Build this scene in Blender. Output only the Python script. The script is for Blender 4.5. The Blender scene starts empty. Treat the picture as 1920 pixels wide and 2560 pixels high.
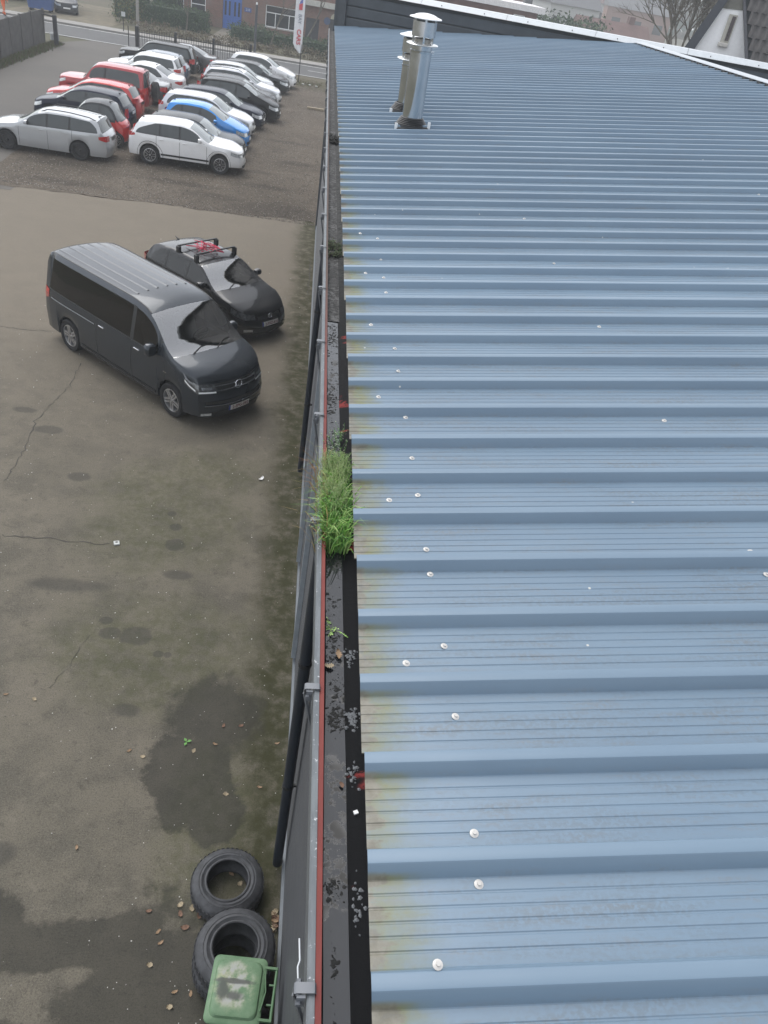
import bpy, bmesh, math, random
import numpy as np
from mathutils import Vector, Matrix
R = math.radians
rng = random.Random(7)
scene = bpy.context.scene
col = scene.collection

# ------------------------------------------------------------------ camera
CAM_H = 8.0
HAZE = 0.0015
AX = (0.9863457, 0.09197355, 0.13661266)     # world x in camera axes (right, down, forward)
AY = (-0.05541418, -0.59580654, 0.80121397)
AZ = (0.15508521, -0.79784424, -0.58257459)
cam_d = bpy.data.cameras.new('camera'); cam = bpy.data.objects.new('camera', cam_d); col.objects.link(cam)
cam_d.sensor_fit = 'HORIZONTAL'; cam_d.sensor_width = 36.0; cam_d.lens = 36.0 * 1923 / 1920
cam_d.clip_start = 0.05; cam_d.clip_end = 3000
cr = Vector((AX[0], AY[0], AZ[0])); cu = -Vector((AX[1], AY[1], AZ[1])); cf = Vector((AX[2], AY[2], AZ[2]))
M = Matrix((cr, cu, -cf)).transposed().to_4x4(); M.translation = Vector((0, 0, CAM_H))
cam.matrix_world = M
scene.camera = cam

# ------------------------------------------------------------------ sky, sun, exposure
world = bpy.data.worlds.new('World'); scene.world = world; world.use_nodes = True
wn, wl = world.node_tree.nodes, world.node_tree.links
SUN_EL, SUN_AZ = R(56), R(-35)                 # azimuth measured from +Y towards +X
sky = wn.new('ShaderNodeTexSky'); sky.sky_type = 'NISHITA'; sky.sun_disc = False
sky.sun_elevation = SUN_EL; sky.sun_rotation = SUN_AZ
sky.air_density = 1.0; sky.dust_density = 2.0; sky.ozone_density = 1.0
hs = wn.new('ShaderNodeHueSaturation'); hs.inputs['Saturation'].default_value = 0.35
bgn = wn['Background']; bgn.inputs['Strength'].default_value = 0.15
wl.new(sky.outputs[0], hs.inputs['Color']); cloud = wn.new('ShaderNodeMix'); cloud.data_type = 'RGBA'; cloud.inputs[0].default_value = .45; cloud.inputs[7].default_value = (5.0, 5.15, 5.4, 1)   # even cloud layer over the sky
wl.new(hs.outputs[0], cloud.inputs[6]); wl.new(cloud.outputs[2], bgn.inputs['Color'])
sun_d = bpy.data.lights.new('sun', 'SUN'); sun_d.energy = 0.9; sun_d.angle = R(45); sun_d.color = (1, .97, .93)
sun = bpy.data.objects.new('sun', sun_d); col.objects.link(sun)
sv = Vector((math.cos(SUN_EL) * math.sin(SUN_AZ), math.cos(SUN_EL) * math.cos(SUN_AZ), math.sin(SUN_EL)))
sun.rotation_euler = sv.to_track_quat('Z', 'Y').to_euler(); sun.location = sv * 60
vs = scene.view_settings
vs.view_transform = 'Standard'; vs.look = 'None'; vs.gamma = 1; vs.use_curve_mapping = False; vs.exposure = 0.9
scene.cycles.volume_bounces = 3; scene.cycles.max_bounces = 12; scene.cycles.transparent_max_bounces = 12

# ------------------------------------------------------------------ layout helpers (photo pixel -> world point)
def ray(px, py):
    v = (px - 960, py - 1280, 1923)
    d = lambda a: sum(p * q for p, q in zip(v, a))
    return Vector((d(AX), d(AY), d(AZ))).normalized()
def at(px, py, z=0.0):
    r = ray(px, py); p = r * ((z - CAM_H) / r.z); return Vector((p.x, p.y, z))
def aty(px, py, Y):
    r = ray(px, py); p = r * (Y / r.y); return Vector((p.x, Y, p.z + CAM_H))

# ------------------------------------------------------------------ object helpers
def props(o, label=None, cat=None, group=None, kind=None):
    for k, v in (('label', label), ('category', cat), ('group', group), ('kind', kind)):
        if v: o[k] = v
    return o
def empty(name, loc=(0, 0, 0), rz=0.0, label=None, cat=None, group=None):
    o = bpy.data.objects.new(name, None); o.empty_display_size = .2
    o.location = loc; o.rotation_euler = (0, 0, rz); col.objects.link(o)
    return props(o, label, cat, group)
def link(name, me, parent=None, loc=(0, 0, 0), rot=(0, 0, 0), sc=None, **kw):
    o = bpy.data.objects.new(name, me); col.objects.link(o)
    o.location = loc; o.rotation_euler = rot
    if sc is not None: o.scale = sc if hasattr(sc, '__len__') else (sc,) * 3
    if parent: o.parent = parent
    return props(o, **kw)
class MB:
    def __init__(s): s.v = []; s.f = []; s.m = []
    def add(s, vs_, fs, mi=0):
        b = len(s.v); s.v += [tuple(p) for p in vs_]
        for f in fs: s.f.append(tuple(b + i for i in f)); s.m.append(mi)
        return s
    def box(s, c, size, rot=None, mi=0):
        hx, hy, hz = (q / 2 for q in size)
        P = [Vector((x, y, z)) for x in (-hx, hx) for y in (-hy, hy) for z in (-hz, hz)]
        if rot is not None: P = [rot @ p for p in P]
        c = Vector(c)
        return s.add([p + c for p in P], [(0, 1, 3, 2), (4, 6, 7, 5), (0, 4, 5, 1), (2, 3, 7, 6), (0, 2, 6, 4), (1, 5, 7, 3)], mi)
    def bev(s, c, size, b=.01, rot=None, mi=0):          # box with chamfered edges
        hx, hy, hz = (q / 2 for q in size); P = []; c = Vector(c)
        for z, k in ((-hz, b), (-hz + b, 0), (hz - b, 0), (hz, b)):
            for x, y in ((-hx + b + k * .5, -hy + k), (hx - b - k * .5, -hy + k), (hx - k, -hy + b + k * .5), (hx - k, hy - b - k * .5), (hx - b - k * .5, hy - k), (-hx + b + k * .5, hy - k), (-hx + k, hy - b - k * .5), (-hx + k, -hy + b + k * .5)):
                P.append(Vector((x, y, z)))
        F = [tuple(range(7, -1, -1)), tuple(range(24, 32))]
        for r in range(3):
            for i in range(8): F.append((r * 8 + i, r * 8 + (i + 1) % 8, r * 8 + 8 + (i + 1) % 8, r * 8 + 8 + i))
        if rot is not None: P = [rot @ p for p in P]
        return s.add([p + c for p in P], F, mi)
    def tube(s, pts, rad, n=8, cap=True, mi=0):
        pts = [Vector(p) for p in pts]; rads = rad if hasattr(rad, '__len__') else [rad] * len(pts)
        V = []; F = []; up = None
        for i, p in enumerate(pts):
            t = (pts[min(i + 1, len(pts) - 1)] - pts[max(i - 1, 0)]).normalized()
            if up is None: up = Vector((0, 0, 1)) if abs(t.z) < .9 else Vector((1, 0, 0))
            a = t.cross(up)
            if a.length < 1e-4: a = t.cross(Vector((0, 1, 0)))
            a.normalize(); b = t.cross(a).normalized(); up = -b if False else up
            for k in range(n):
                q = 2 * math.pi * k / n
                V.append(p + rads[i] * (math.cos(q) * a + math.sin(q) * b))
        for i in range(len(pts) - 1):
            for k in range(n): F.append((i * n + k, i * n + (k + 1) % n, (i + 1) * n + (k + 1) % n, (i + 1) * n + k))
        if cap: F += [tuple(range(n - 1, -1, -1)), tuple(range((len(pts) - 1) * n, len(pts) * n))]
        return s.add(V, F, mi)
    def lathe(s, prof, n=24, M=None, mi=0, close=False, caps=False):   # profile of (radius, z)
        V = []; F = []
        for r, z in prof:
            for k in range(n):
                q = 2 * math.pi * k / n; p = Vector((r * math.cos(q), r * math.sin(q), z))
                V.append(M @ p if M is not None else p)
        m = len(prof)
        for i in range(m if close else m - 1):
            j = (i + 1) % m
            for k in range(n): F.append((i * n + k, i * n + (k + 1) % n, j * n + (k + 1) % n, j * n + k))
        if caps:
            if prof[0][0] > 1e-5: F.append(tuple(range(n - 1, -1, -1)))
            if prof[-1][0] > 1e-5: F.append(tuple(range((m - 1) * n, m * n)))
        return s.add(V, F, mi)
    def grid(s, rows, mi=0, flip=False):
        n = len(rows[0]); F = []
        for i in range(len(rows) - 1):
            for k in range(n - 1):
                q = (i * n + k, i * n + k + 1, (i + 1) * n + k + 1, (i + 1) * n + k)
                F.append(q[::-1] if flip else q)
        return s.add([p for r in rows for p in r], F, mi)
    def prism(s, poly, a, b, M=None, mi=0):               # polygon (u,v) extruded along w from a to b
        n = len(poly); P = [Vector((u, v, a)) for u, v in poly] + [Vector((u, v, b)) for u, v in poly]
        if M is not None: P = [M @ p for p in P]
        F = [tuple(range(n - 1, -1, -1)), tuple(range(n, 2 * n))] + [(i, (i + 1) % n, n + (i + 1) % n, n + i) for i in range(n)]
        return s.add(P, F, mi)
    def mesh(s, name, mats, smooth=35):
        me = bpy.data.meshes.new(name); me.from_pydata(s.v, [], s.f)
        for m in (mats if isinstance(mats, (list, tuple)) else [mats]): me.materials.append(m)
        me.polygons.foreach_set('material_index', s.m)
        if smooth:
            me.polygons.foreach_set('use_smooth', [True] * len(s.f)); me.set_sharp_from_angle(angle=R(smooth))
        me.update(); return me
    def build(s, name, mats, parent=None, smooth=35, **kw):
        loc = kw.pop('loc', (0, 0, 0)); rot = kw.pop('rot', (0, 0, 0))
        return link(name, s.mesh(name, mats, smooth), parent, loc, rot, **kw)
def rz(a): return Matrix.Rotation(a, 3, 'Z')

# ------------------------------------------------------------------ materials
class NT:
    def __init__(s, name):
        s.m = bpy.data.materials.new(name); s.m.use_nodes = True; s.t = s.m.node_tree; s.n = s.t.nodes; s.l = s.t.links
        s.b = s.n['Principled BSDF']
    def new(s, t, **kw):
        n = s.n.new(t)
        for k, v in kw.items(): setattr(n, k, v)
        return n
    def put(s, sock, v):
        if isinstance(v, bpy.types.NodeSocket): s.l.new(v, sock)
        elif v is not None:
            if hasattr(v, '__len__') and len(v) == 3 and sock.type == 'RGBA': v = (*v, 1)
            sock.default_value = v
    def pos(s): return s.new('ShaderNodeNewGeometry').outputs['Position']
    def obj(s): return s.new('ShaderNodeTexCoord').outputs['Object']
    def mapv(s, v, scale=(1, 1, 1), loc=(0, 0, 0), rot=(0, 0, 0)):
        n = s.new('ShaderNodeMapping'); s.put(n.inputs['Vector'], v)
        n.inputs['Scale'].default_value = scale; n.inputs['Location'].default_value = loc; n.inputs['Rotation'].default_value = rot
        return n.outputs[0]
    def noise(s, v, scale, detail=4, rough=.55, dist=0):
        n = s.new('ShaderNodeTexNoise'); s.put(n.inputs['Vector'], v); n.inputs['Scale'].default_value = scale
        n.inputs['Detail'].default_value = detail; n.inputs['Roughness'].default_value = rough; n.inputs['Distortion'].default_value = dist
        return n.outputs['Fac']
    def vor(s, v, scale, feature='F1', out='Distance'):
        n = s.new('ShaderNodeTexVoronoi', feature=feature); s.put(n.inputs['Vector'], v); n.inputs['Scale'].default_value = scale
        return n.outputs[out]
    def math(s, op, a, b=0.0, clamp=False):
        n = s.new('ShaderNodeMath', operation=op, use_clamp=clamp); s.put(n.inputs[0], a); s.put(n.inputs[1], b); return n.outputs[0]
    def ramp(s, f, lo, hi, a=0.0, b=1.0, smooth=True):
        n = s.new('ShaderNodeMapRange', interpolation_type='SMOOTHSTEP' if smooth else 'LINEAR'); s.put(n.inputs[0], f)
        for i, v in enumerate((lo, hi, a, b)): n.inputs[i + 1].default_value = v
        return n.outputs[0]
    def mix(s, f, a, b, mode='MIX'):
        n = s.new('ShaderNodeMix', data_type='RGBA', blend_type=mode); s.put(n.inputs[0], f); s.put(n.inputs[6], a); s.put(n.inputs[7], b)
        return n.outputs[2]
    def sep(s, v):
        n = s.new('ShaderNodeSeparateXYZ'); s.put(n.inputs[0], v); return n.outputs
    def bump(s, h, strength=.3, dist=.02):
        n = s.new('ShaderNodeBump'); s.put(n.inputs['Height'], h); n.inputs['Strength'].default_value = strength; n.inputs['Distance'].default_value = dist
        s.put(s.b.inputs['Normal'], n.outputs[0])
    def set(s, **kw):
        for k, v in kw.items(): s.put(s.b.inputs[k.replace('_', ' ')], v)
        return s
    def blobs(s, v, lst, noise, amp):                     # union of noisy ellipses (x, y, rx, ry, soft)
        x, y, _ = s.sep(v); acc = None
        nz = s.math('MULTIPLY', s.math('SUBTRACT', noise, .5), amp)
        for (cx, cy, rx, ry, soft) in lst:
            dx = s.math('DIVIDE', s.math('SUBTRACT', x, cx), rx); dy = s.math('DIVIDE', s.math('SUBTRACT', y, cy), ry)
            d = s.math('SQRT', s.math('ADD', s.math('MULTIPLY', dx, dx), s.math('MULTIPLY', dy, dy)))
            d = s.ramp(s.math('ADD', d, nz), 1 - soft, 1 + soft, 1.0, 0.0)
            acc = d if acc is None else s.math('MAXIMUM', acc, d)
        return acc
def simple(name, c, rough=.5, metal=0.0, spec=.5, var=.12, scale=8, coat=0.0, bump=0.0):
    t = NT(name); o = t.obj()
    n = t.noise(o, scale, 5, .6)
    k = t.ramp(n, .25, .75, 1 - var, 1 + var)
    cc = t.new('ShaderNodeMix', data_type='RGBA', blend_type='MULTIPLY'); cc.inputs[0].default_value = 1
    t.put(cc.inputs[6], c); t.put(cc.inputs[7], k)
    t.set(Base_Color=cc.outputs[2], Roughness=t.ramp(n, .2, .8, max(0, rough - .06), rough + .06), Metallic=metal, Specular_IOR_Level=spec, Coat_Weight=coat, Coat_Roughness=.04)
    if bump: t.bump(t.noise(o, scale * 6, 3), bump, .01)
    return t.m
PAINT = {}
def paint(name, c, metal=.25, hero=False):
    if name not in PAINT:
        t = NT('paint_' + name); o = t.obj(); dk = max(c) < .06
        dirt = t.ramp(t.noise(o, 3.0, 5, .65), .42, .8, 0, .03 if dk else .09)
        x, y, z = t.sep(o)
        low = t.ramp(z, .55, .2, 0, .12 if dk else .3)
        t.set(Base_Color=t.mix(t.math('MAXIMUM', dirt, low), c, (.16, .14, .12)), Roughness=.24, Metallic=metal, Coat_Weight=(.5 if hero else .1) if dk else .8, Specular_IOR_Level=(.3 if hero else .15) if dk else .5, Coat_Roughness=.05)
        PAINT[name] = t.m
    return PAINT[name]
def m_glass(name, c=(.012, .016, .017)):
    t = NT(name); t.set(Base_Color=c, Roughness=.04, Specular_IOR_Level=.65, IOR=1.5)
    t.put(t.b.inputs['Base Color'], t.mix(t.noise(t.obj(), 1.2, 2), c, tuple(q * 2.2 for q in c))); return t.m
def m_clear(name, tint, ior=2.1):
    t = NT(name); g = t.new('ShaderNodeBsdfGlossy'); g.inputs['Roughness'].default_value = .02; g.inputs['Color'].default_value = (1, 1, 1, 1)
    tr = t.new('ShaderNodeBsdfTransparent'); tr.inputs['Color'].default_value = (*tint, 1)
    fr = t.new('ShaderNodeFresnel'); fr.inputs['IOR'].default_value = ior
    mx = t.new('ShaderNodeMixShader'); t.l.new(fr.outputs[0], mx.inputs[0]); t.l.new(tr.outputs[0], mx.inputs[1]); t.l.new(g.outputs[0], mx.inputs[2])
    t.l.new(mx.outputs[0], t.n['Material Output'].inputs['Surface']); return t.m
GLASS = m_glass('tinted_car_glass', (.028, .033, .034)); GLASS.node_tree.nodes['Principled BSDF'].inputs['IOR'].default_value = 1.5; SCREEN = m_glass('windscreen_tinted', (.075, .09, .088)); SCREEN.node_tree.nodes['Principled BSDF'].inputs['IOR'].default_value = 2.1; GLASS2 = m_glass('house_glass', (.02, .022, .024))
CLEAR = m_clear('windscreen_glass', (.72, .82, .78), 3.3); PRIV = m_clear('privacy_glass', (.05, .055, .055), 1.55)
RUBBER = simple('tyre_rubber', (.018, .018, .019), .75, spec=.3, var=.25)
OLDTYRE = simple('weathered_tyre_rubber', (.05, .052, .057), .6, spec=.4, var=.35, scale=14, bump=.15)
BLACKP = simple('black_plastic', (.018, .019, .02), .5, var=.15)
DARKIN = simple('dark_interior', (.03, .034, .035), .8, var=.2)
SEATM = simple('grey_seat_fabric', (.17, .175, .17), .9, var=.15)
CHROME = simple('chrome', (.75, .76, .78), .12, 1.0, var=.05)
ALLOY = simple('silver_alloy', (.5, .5, .51), .3, .8, var=.1)
DARKALLOY = simple('dark_alloy', (.035, .036, .038), .4, .3)
HEADL = simple('headlamp_lens', (.55, .57, .58), .08, .3, var=.35, scale=14, coat=1)
DARKHEAD = simple('dark_headlamp_lens', (.09, .095, .1), .08, .4, var=.6, scale=14, coat=1)
TAILL = simple('tail_lamp_red', (.42, .018, .015), .12, 0, var=.25, coat=1)
PLATEW = simple('plate_white', (.68, .68, .66), .4, var=.05); PLATER = simple('plate_red_ink', (.16, .02, .02), .5); PLATEB = simple('plate_blue', (.02, .05, .3), .4)
ZINC = simple('grey_zinc', (.3, .32, .34), .42, .35, var=.15, scale=20)
STEEL = simple('stainless_steel', (.60, .62, .64), .14, 1.0, var=.08, scale=3)
WHITEP = simple('white_paint', (.78, .79, .79), .45, var=.05)
BLACKM = simple('black_metal', (.02, .021, .023), .45, .2)
FENCEM = simple('weathered_concrete', (.078, .074, .07), .9, var=.3, scale=2.5, bump=.2)
WOOD = simple('weathered_wood', (.3, .25, .18), .85, var=.25)
# ------------------------------------------------------------------ ground, yard, road
def sheet(name, poly, z, mat, sub=0, **kw):
    bm = bmesh.new(); vv = [bm.verts.new((x, y, z)) for x, y in poly]; bm.faces.new(vv)
    bmesh.ops.triangulate(bm, faces=bm.faces[:]); me = bpy.data.meshes.new(name); bm.normal_update()
    if bm.faces and sum(f.normal.z for f in bm.faces) < 0: bmesh.ops.reverse_faces(bm, faces=bm.faces[:])
    bm.to_mesh(me); bm.free(); me.materials.append(mat); return link(name, me, None, **kw)
def wob(a, b, n, amp, seed):
    r = random.Random(seed); dx, dy = b[0] - a[0], b[1] - a[1]; l_ = math.hypot(dx, dy); out = []; w_ = 0
    for k in range(n + 1):
        w_ = w_ * .6 + r.uniform(-amp, amp); q = w_ * (0 < k < n); out.append((a[0] + dx * k / n - dy / l_ * q, a[1] + dy * k / n + dx / l_ * q))
    return out

# asphalt of the yard: worn, mossy along the wall, stained
t = NT('yard_asphalt'); p = t.pos(); x, y, z = t.sep(p)
big = t.noise(p, .35, 5, .6, .4); mid = t.noise(p, 1.6, 6, .65); fine = t.noise(p, 38, 4, .7); grit = t.noise(p, 140, 2, .6)
c = t.mix(t.ramp(big, .3, .7), (0.1026, 0.0950, 0.0775), (0.1429, 0.1292, 0.1064))
c = t.mix(t.ramp(mid, .40, .66, 0, .75), c, (0.0669, 0.0638, 0.0540)); c = t.mix(t.ramp(t.noise(p, 5.5, 5, .75, .6), .54, .68, 0, .55), c, (0.0471, 0.0448, 0.0380)); c = t.mix(t.ramp(t.noise(p, 4.2, 5, .7), .55, .7, 0, .5), c, (0.1634, 0.1482, 0.1254))
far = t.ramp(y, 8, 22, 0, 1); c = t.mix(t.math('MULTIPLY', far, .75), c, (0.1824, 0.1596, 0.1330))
warp = t.noise(p, 1.1, 6, .68); warp2 = t.noise(p, 3.5, 5, .7)
# moss: strip along the wall plus loose patches
mstrip = t.ramp(t.math('ADD', x, t.math('MULTIPLY', t.math('SUBTRACT', warp, .5), .9)), -.45, .15)
mstrip = t.math('MULTIPLY', mstrip, t.ramp(warp2, .22, .6))
moss = t.blobs(p, [(-1.8, 10.3, 1.2, 1.5, .5), (-1.5, 7.4, 1.3, 1.0, .5), (-.45, 4.9, .5, 1.1, .4), (-1.2, 11.7, .8, .8, .5)], warp, 1.6)
c = t.mix(t.ramp(fine, .35, .7, 0, .35), c, (0.1216, 0.1140, 0.1026)); c = t.mix(t.ramp(fine, .5, .25, 0, .4), c, (.03, .03, .028))
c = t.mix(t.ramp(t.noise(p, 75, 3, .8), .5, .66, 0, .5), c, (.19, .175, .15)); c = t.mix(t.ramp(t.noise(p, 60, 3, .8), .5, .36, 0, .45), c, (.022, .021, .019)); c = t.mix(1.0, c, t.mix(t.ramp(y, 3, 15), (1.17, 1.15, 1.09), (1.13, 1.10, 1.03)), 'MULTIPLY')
c = t.mix(t.math('MULTIPLY', t.math('MULTIPLY', moss, t.ramp(t.noise(p, 6, 5, .75), .36, .62, .25, 1)), .5), c, (0.0570, 0.0646, 0.0258))
c = t.mix(t.math('MULTIPLY', mstrip, .88), c, (.028, .030, .009))
# lasting damp and dirt stains
damp = t.blobs(p, [(-.75, 5.4, .5, .66, .09), (-.42, 4.95, .32, .35, .12), (-1.35, 3.55, 1.5, .26, .14), (-2.6, 3.75, .55, .35, .14), (-.75, 2.9, 1.0, 1.0, .16), (-2.0, 2.45, 1.9, .5, .14), (-.5, 6.3, .55, .6, .2)], warp, 2.2)
c = t.mix(t.math('MULTIPLY', damp, .66), c, (.020, .0205, .0165))
oil = t.blobs(p, [(-1.55, 9.6, .16, .14, .14), (-1.6, 10.05, .10, .1, .15), (-1.72, 10.4, .07, .07, .15), (-1.75, 7.6, .22, .17, .12), (-2.1, 7.62, .15, .12, .12), (-2.2, 7.85, .1, .08, .14), (-1.4, 7.3, .07, .06, .2), (-1.28, 7.3, .05, .05, .2), (-1.62, 6.35, .17, .1, .3), (-3.55, 5.5, .12, .1, .2), (-2.5, 4.45, .16, .14, .3), (-2.75, 4.8, .1, .1, .3), (-3.4, 11.2, .18, .14, .25), (-4.3, 12.6, .25, .14, .25), (-4.9, 13.2, .2, .1, .3), (-1.4, 8.9, .2, .1, .3), (-2.9, 8.5, .5, .13, .4), (-4.6, 4.5, .25, .25, .3)], warp2, .9)
c = t.mix(t.math('MULTIPLY', oil, .5), c, (.04, .04, .037))
vd = t.new('ShaderNodeTexVoronoi'); t.put(vd.inputs['Vector'], p); vd.inputs['Scale'].default_value = 15
pick = t.math('GREATER_THAN', t.sep(vd.outputs['Color'])[0], .92); spot = t.math('MULTIPLY', t.ramp(vd.outputs['Distance'], .085, .05), pick)
c = t.mix(spot, c, (.5, .49, .45))
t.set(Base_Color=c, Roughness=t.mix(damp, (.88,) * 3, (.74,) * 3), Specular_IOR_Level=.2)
t.bump(t.math('ADD', t.math('MULTIPLY', fine, .6), grit), .35, .006)
ASPH = t.m
t = NT('lane_surface'); p = t.pos(); big = t.noise(p, .25, 5, .6); fine = t.noise(p, 9, 5, .7)
t.set(Base_Color=t.mix(t.ramp(fine, .3, .7, 0, .3), t.mix(t.ramp(big, .3, .7), (0.0878, 0.0812, 0.0727), (0.1078, 0.0988, 0.0863)), (0.0602, 0.0552, 0.0492)), Roughness=.9); t.bump(fine, .3, .02); LANE = t.m
t = NT('gravel'); p = t.pos(); big = t.noise(p, .28, 5, .65, .5); mid = t.noise(p, 2.2, 5, .7); st_ = t.vor(p, 14); fine = t.noise(p, 22, 4, .75)
c = t.mix(t.ramp(big, .35, .68), (0.1116, 0.0986, 0.0842), (0.1728, 0.1534, 0.1332)); c = t.mix(t.ramp(mid, .5, .75, 0, .6), c, (0.0408, 0.0348, 0.0282)); c = t.mix(t.ramp(fine, .5, .7, 0, .7), c, (.31, .28, .245)); c = t.mix(t.ramp(st_, .3, .6, 0, .45), c, (.055, .05, .043))
x, y, z = t.sep(p)
edge = t.blobs(p, [(-8.3, 28.3, 1.3, .35, .5), (-.9, 28.5, 1.5, 1.0, .5), (-3.2, 29.2, 1.2, .35, .6), (-4.6, 30.3, 1.6, .3, .6), (-9, 30.6, 1.2, .4, .6), (-1.4, 31.5, 1.0, .3, .6), (-2.2, 33.6, .8, .25, .6), (-.6, 36, .7, .4, .6), (-1.2, 40, .8, .3, .6)], t.noise(p, .9, 5, .7), 1.4)
c = t.mix(t.math('MULTIPLY', edge, .55), c, (.05, .045, .04))
grn = t.math('MULTIPLY', t.ramp(y, 55.5, 58.5), t.ramp(mid, .4, .6)); c = t.mix(grn, c, (.075, .078, .04))
c = t.mix(1.0, c, (.84, .79, .72), 'MULTIPLY')
t.set(Base_Color=c, Roughness=.95, Specular_IOR_Level=.2); t.bump(t.math('ADD', st_, fine), .6, .03); GRAVEL = t.m
t = NT('road_asphalt'); p = t.pos(); n1 = t.noise(p, .5, 5, .6); n2 = t.noise(p, 12, 4, .7)
t.set(Base_Color=t.mix(t.ramp(n2, .3, .7, 0, .3), t.mix(t.ramp(n1, .3, .7), (0.0570, 0.0593, 0.0608), (0.0798, 0.0806, 0.0806)), (.05, .05, .05)), Roughness=.8); ROADM = t.m
t = NT('earth_and_grass'); p = t.pos(); n1 = t.noise(p, .2, 6, .65); n2 = t.noise(p, 4, 5, .7)
t.set(Base_Color=t.mix(t.ramp(n2, .3, .7), t.mix(t.ramp(n1, .4, .6), (.055, .062, .026), (.105, .088, .058)), (.07, .062, .036)), Roughness=.95); t.bump(n2, .5, .05); EARTH = t.m
PAVE = simple('pavement_slabs', (.24, .23, .215), .85, var=.2, scale=1.2)
ROADW = simple('road_marking_white', (.55, .55, .53), .7, var=.2, scale=2)

sheet('ground', [(-220, -40), (400, -40), (400, 380), (-220, 380)], -.012, EARTH, kind='structure')
sheet('yard', [(-14, -6), (.6, -6), (.6, 30.5), (-14, 30.5)], .0, ASPH, kind='structure')
sheet('access_lane', [(-16.4, 26.7), (-14, 26.2), (-9.4, 26.6), (-9.4, 61.6), (-11.9, 61.9), (-15.5, 62.2), (-17.2, 58), (-17.0, 44)], .004, LANE, kind='structure')
gl = wob((-11.2, 26.9), (.6, 27.7), 60, .10, 3) + [(.6, 61.2), (-4, 60.9), (-11.9, 60.6)] + wob((-11.9, 60.6), (-10.4, 44), 12, .25, 4)[1:] + wob((-10.4, 44), (-11.2, 26.9), 12, .3, 5)[1:-1]
sheet('gravel_lot', gl, .008, GRAVEL, kind='structure')
RS = .03
road = sheet('road', [(-60, 61.3), (60, 63.7), (60, 69.6), (-60, 67.0)], .012, ROADM, kind='structure')
def strip(name, x0, x1, yf, w, z, mat, n=1, **kw):
    return sheet(name, [(x0, yf(x0)), (x1, yf(x1)), (x1, yf(x1) + w), (x0, yf(x0) + w)], z, mat, **kw)
yn = lambda x: 62.55 + .02 * x; yf = lambda x: 68.2 + .021 * x
strip('edge_line', -60, 60, lambda x: yn(x) + .1, .14, .016, ROADW).parent = road
strip('edge_line', -60, 60, lambda x: yf(x) - .25, .14, .016, ROADW).parent = road
strip('centre_dash', -.8, 1.6, lambda x: yn(x) + 2.9, .12, .016, ROADW).parent = road
MB().box((0, 68.5 , .06), (120, .15, .14), rz(.021)).build('kerb', PAVE, None, 0, kind='structure')
strip('pavement', -60, 60, lambda x: 69.1 + .021 * x, 1.7, .05, PAVE, kind='structure')
strip('front_garden', -60, 60, lambda x: 70.9 + .021 * x, 13.0, .02, simple('garden_soil_grass', (.085, .078, .045), .95, var=.35, scale=1.2, bump=.4), kind='structure')
sheet('garden_path', [(-9.3, 71.1), (-7.3, 71.1), (-7.4, 84), (-9.0, 84)], .03, simple('path_gravel', (.17, .155, .125), .9, var=.25, scale=1.5), kind='structure')
sheet('drive', [(-24, 70.7), (-16.2, 70.7), (-15.5, 84), (-22.5, 84)], .026, simple('drive_earth', (.13, .112, .075), .95, var=.3, scale=1.2), kind='structure')

# cracks in the asphalt
CR = simple('crack_filler', (.05, .047, .042), .95)
yard = bpy.data.objects['yard']
def crack(pts, w, seed):
    r = random.Random(seed); P_ = []
    for a, b in zip(pts, pts[1:]):
        n = max(3, int((Vector(b) - Vector(a)).length / .09))
        for k in range(n): q = Vector(a).lerp(Vector(b), k / n); P_.append(q + Vector((r.uniform(-.03, .03), r.uniform(-.03, .03))))
    rows = [[], []]
    for i, q in enumerate(P_):
        d_ = (P_[min(i + 1, len(P_) - 1)] - P_[max(i - 1, 0)]).normalized(); nn = Vector((-d_.y, d_.x)); ww = w * r.uniform(.1, .85)
        rows[0].append((q.x + nn.x * ww, q.y + nn.y * ww, .004)); rows[1].append((q.x - nn.x * ww, q.y - nn.y * ww, .004))
    MB().grid(rows).build('crack', CR, yard, 0)
px = lambda *l: [tuple(at(a * 1.1573, b * 1.1573)[:2]) for a, b in l]
crack(px((10, 1040), (60, 960), (75, 910), (105, 880), (150, 835), (175, 780)), .014, 1)
crack(px((0, 1157), (90, 1162), (180, 1172), (250, 1177)), .011, 2)
crack(px((0, 705), (60, 713), (130, 716)), .012, 3)
crack(px((670, 560), (668, 600), (664, 640)), .02, 4)
crack(px((190, 1375), (150, 1440), (90, 1500)), .005, 6)

# loose stones on gravel and yard: nobody could count them
m = MB(); r3 = random.Random(11)
def pebble(m, x, y, z, q, r):
    V = [(x + q * r.uniform(.6, 1) * math.cos(a), y + q * r.uniform(.6, 1) * math.sin(a), z) for a in (0, 1.5, 3.1, 4.6)] + [(x + r.uniform(-.3, .3) * q, y + r.uniform(-.3, .3) * q, z + q * r.uniform(.5, 1))]
    m.add(V, [(0, 1, 4), (1, 2, 4), (2, 3, 4), (3, 0, 4)], r.randrange(3))
for i in range(14000):
    x, y = r3.uniform(-10.3, .35), 27.4 + (r3.random() ** 1.6) * 30
    pebble(m, x, y, .008, r3.uniform(.010, .032), r3)
ST = [simple('stone_pale', (.27, .25, .225), .9), simple('stone_brown', (.17, .145, .12), .9), simple('stone_dark', (.07, .065, .06), .9)]
m.build('gravel_stones', ST, None, 0, kind='stuff')
m = MB()
for i in range(1500):
    x, y = r3.uniform(-6, .38), 2 + r3.random() ** 1.3 * 22; pebble(m, x, y, .0, r3.uniform(.003, .009) * (1 + y / 30), r3)
m.build('grit', [simple('grit_white', (.6, .59, .55), .8), ST[0], ST[2]], None, 0, kind='stuff')
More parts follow.
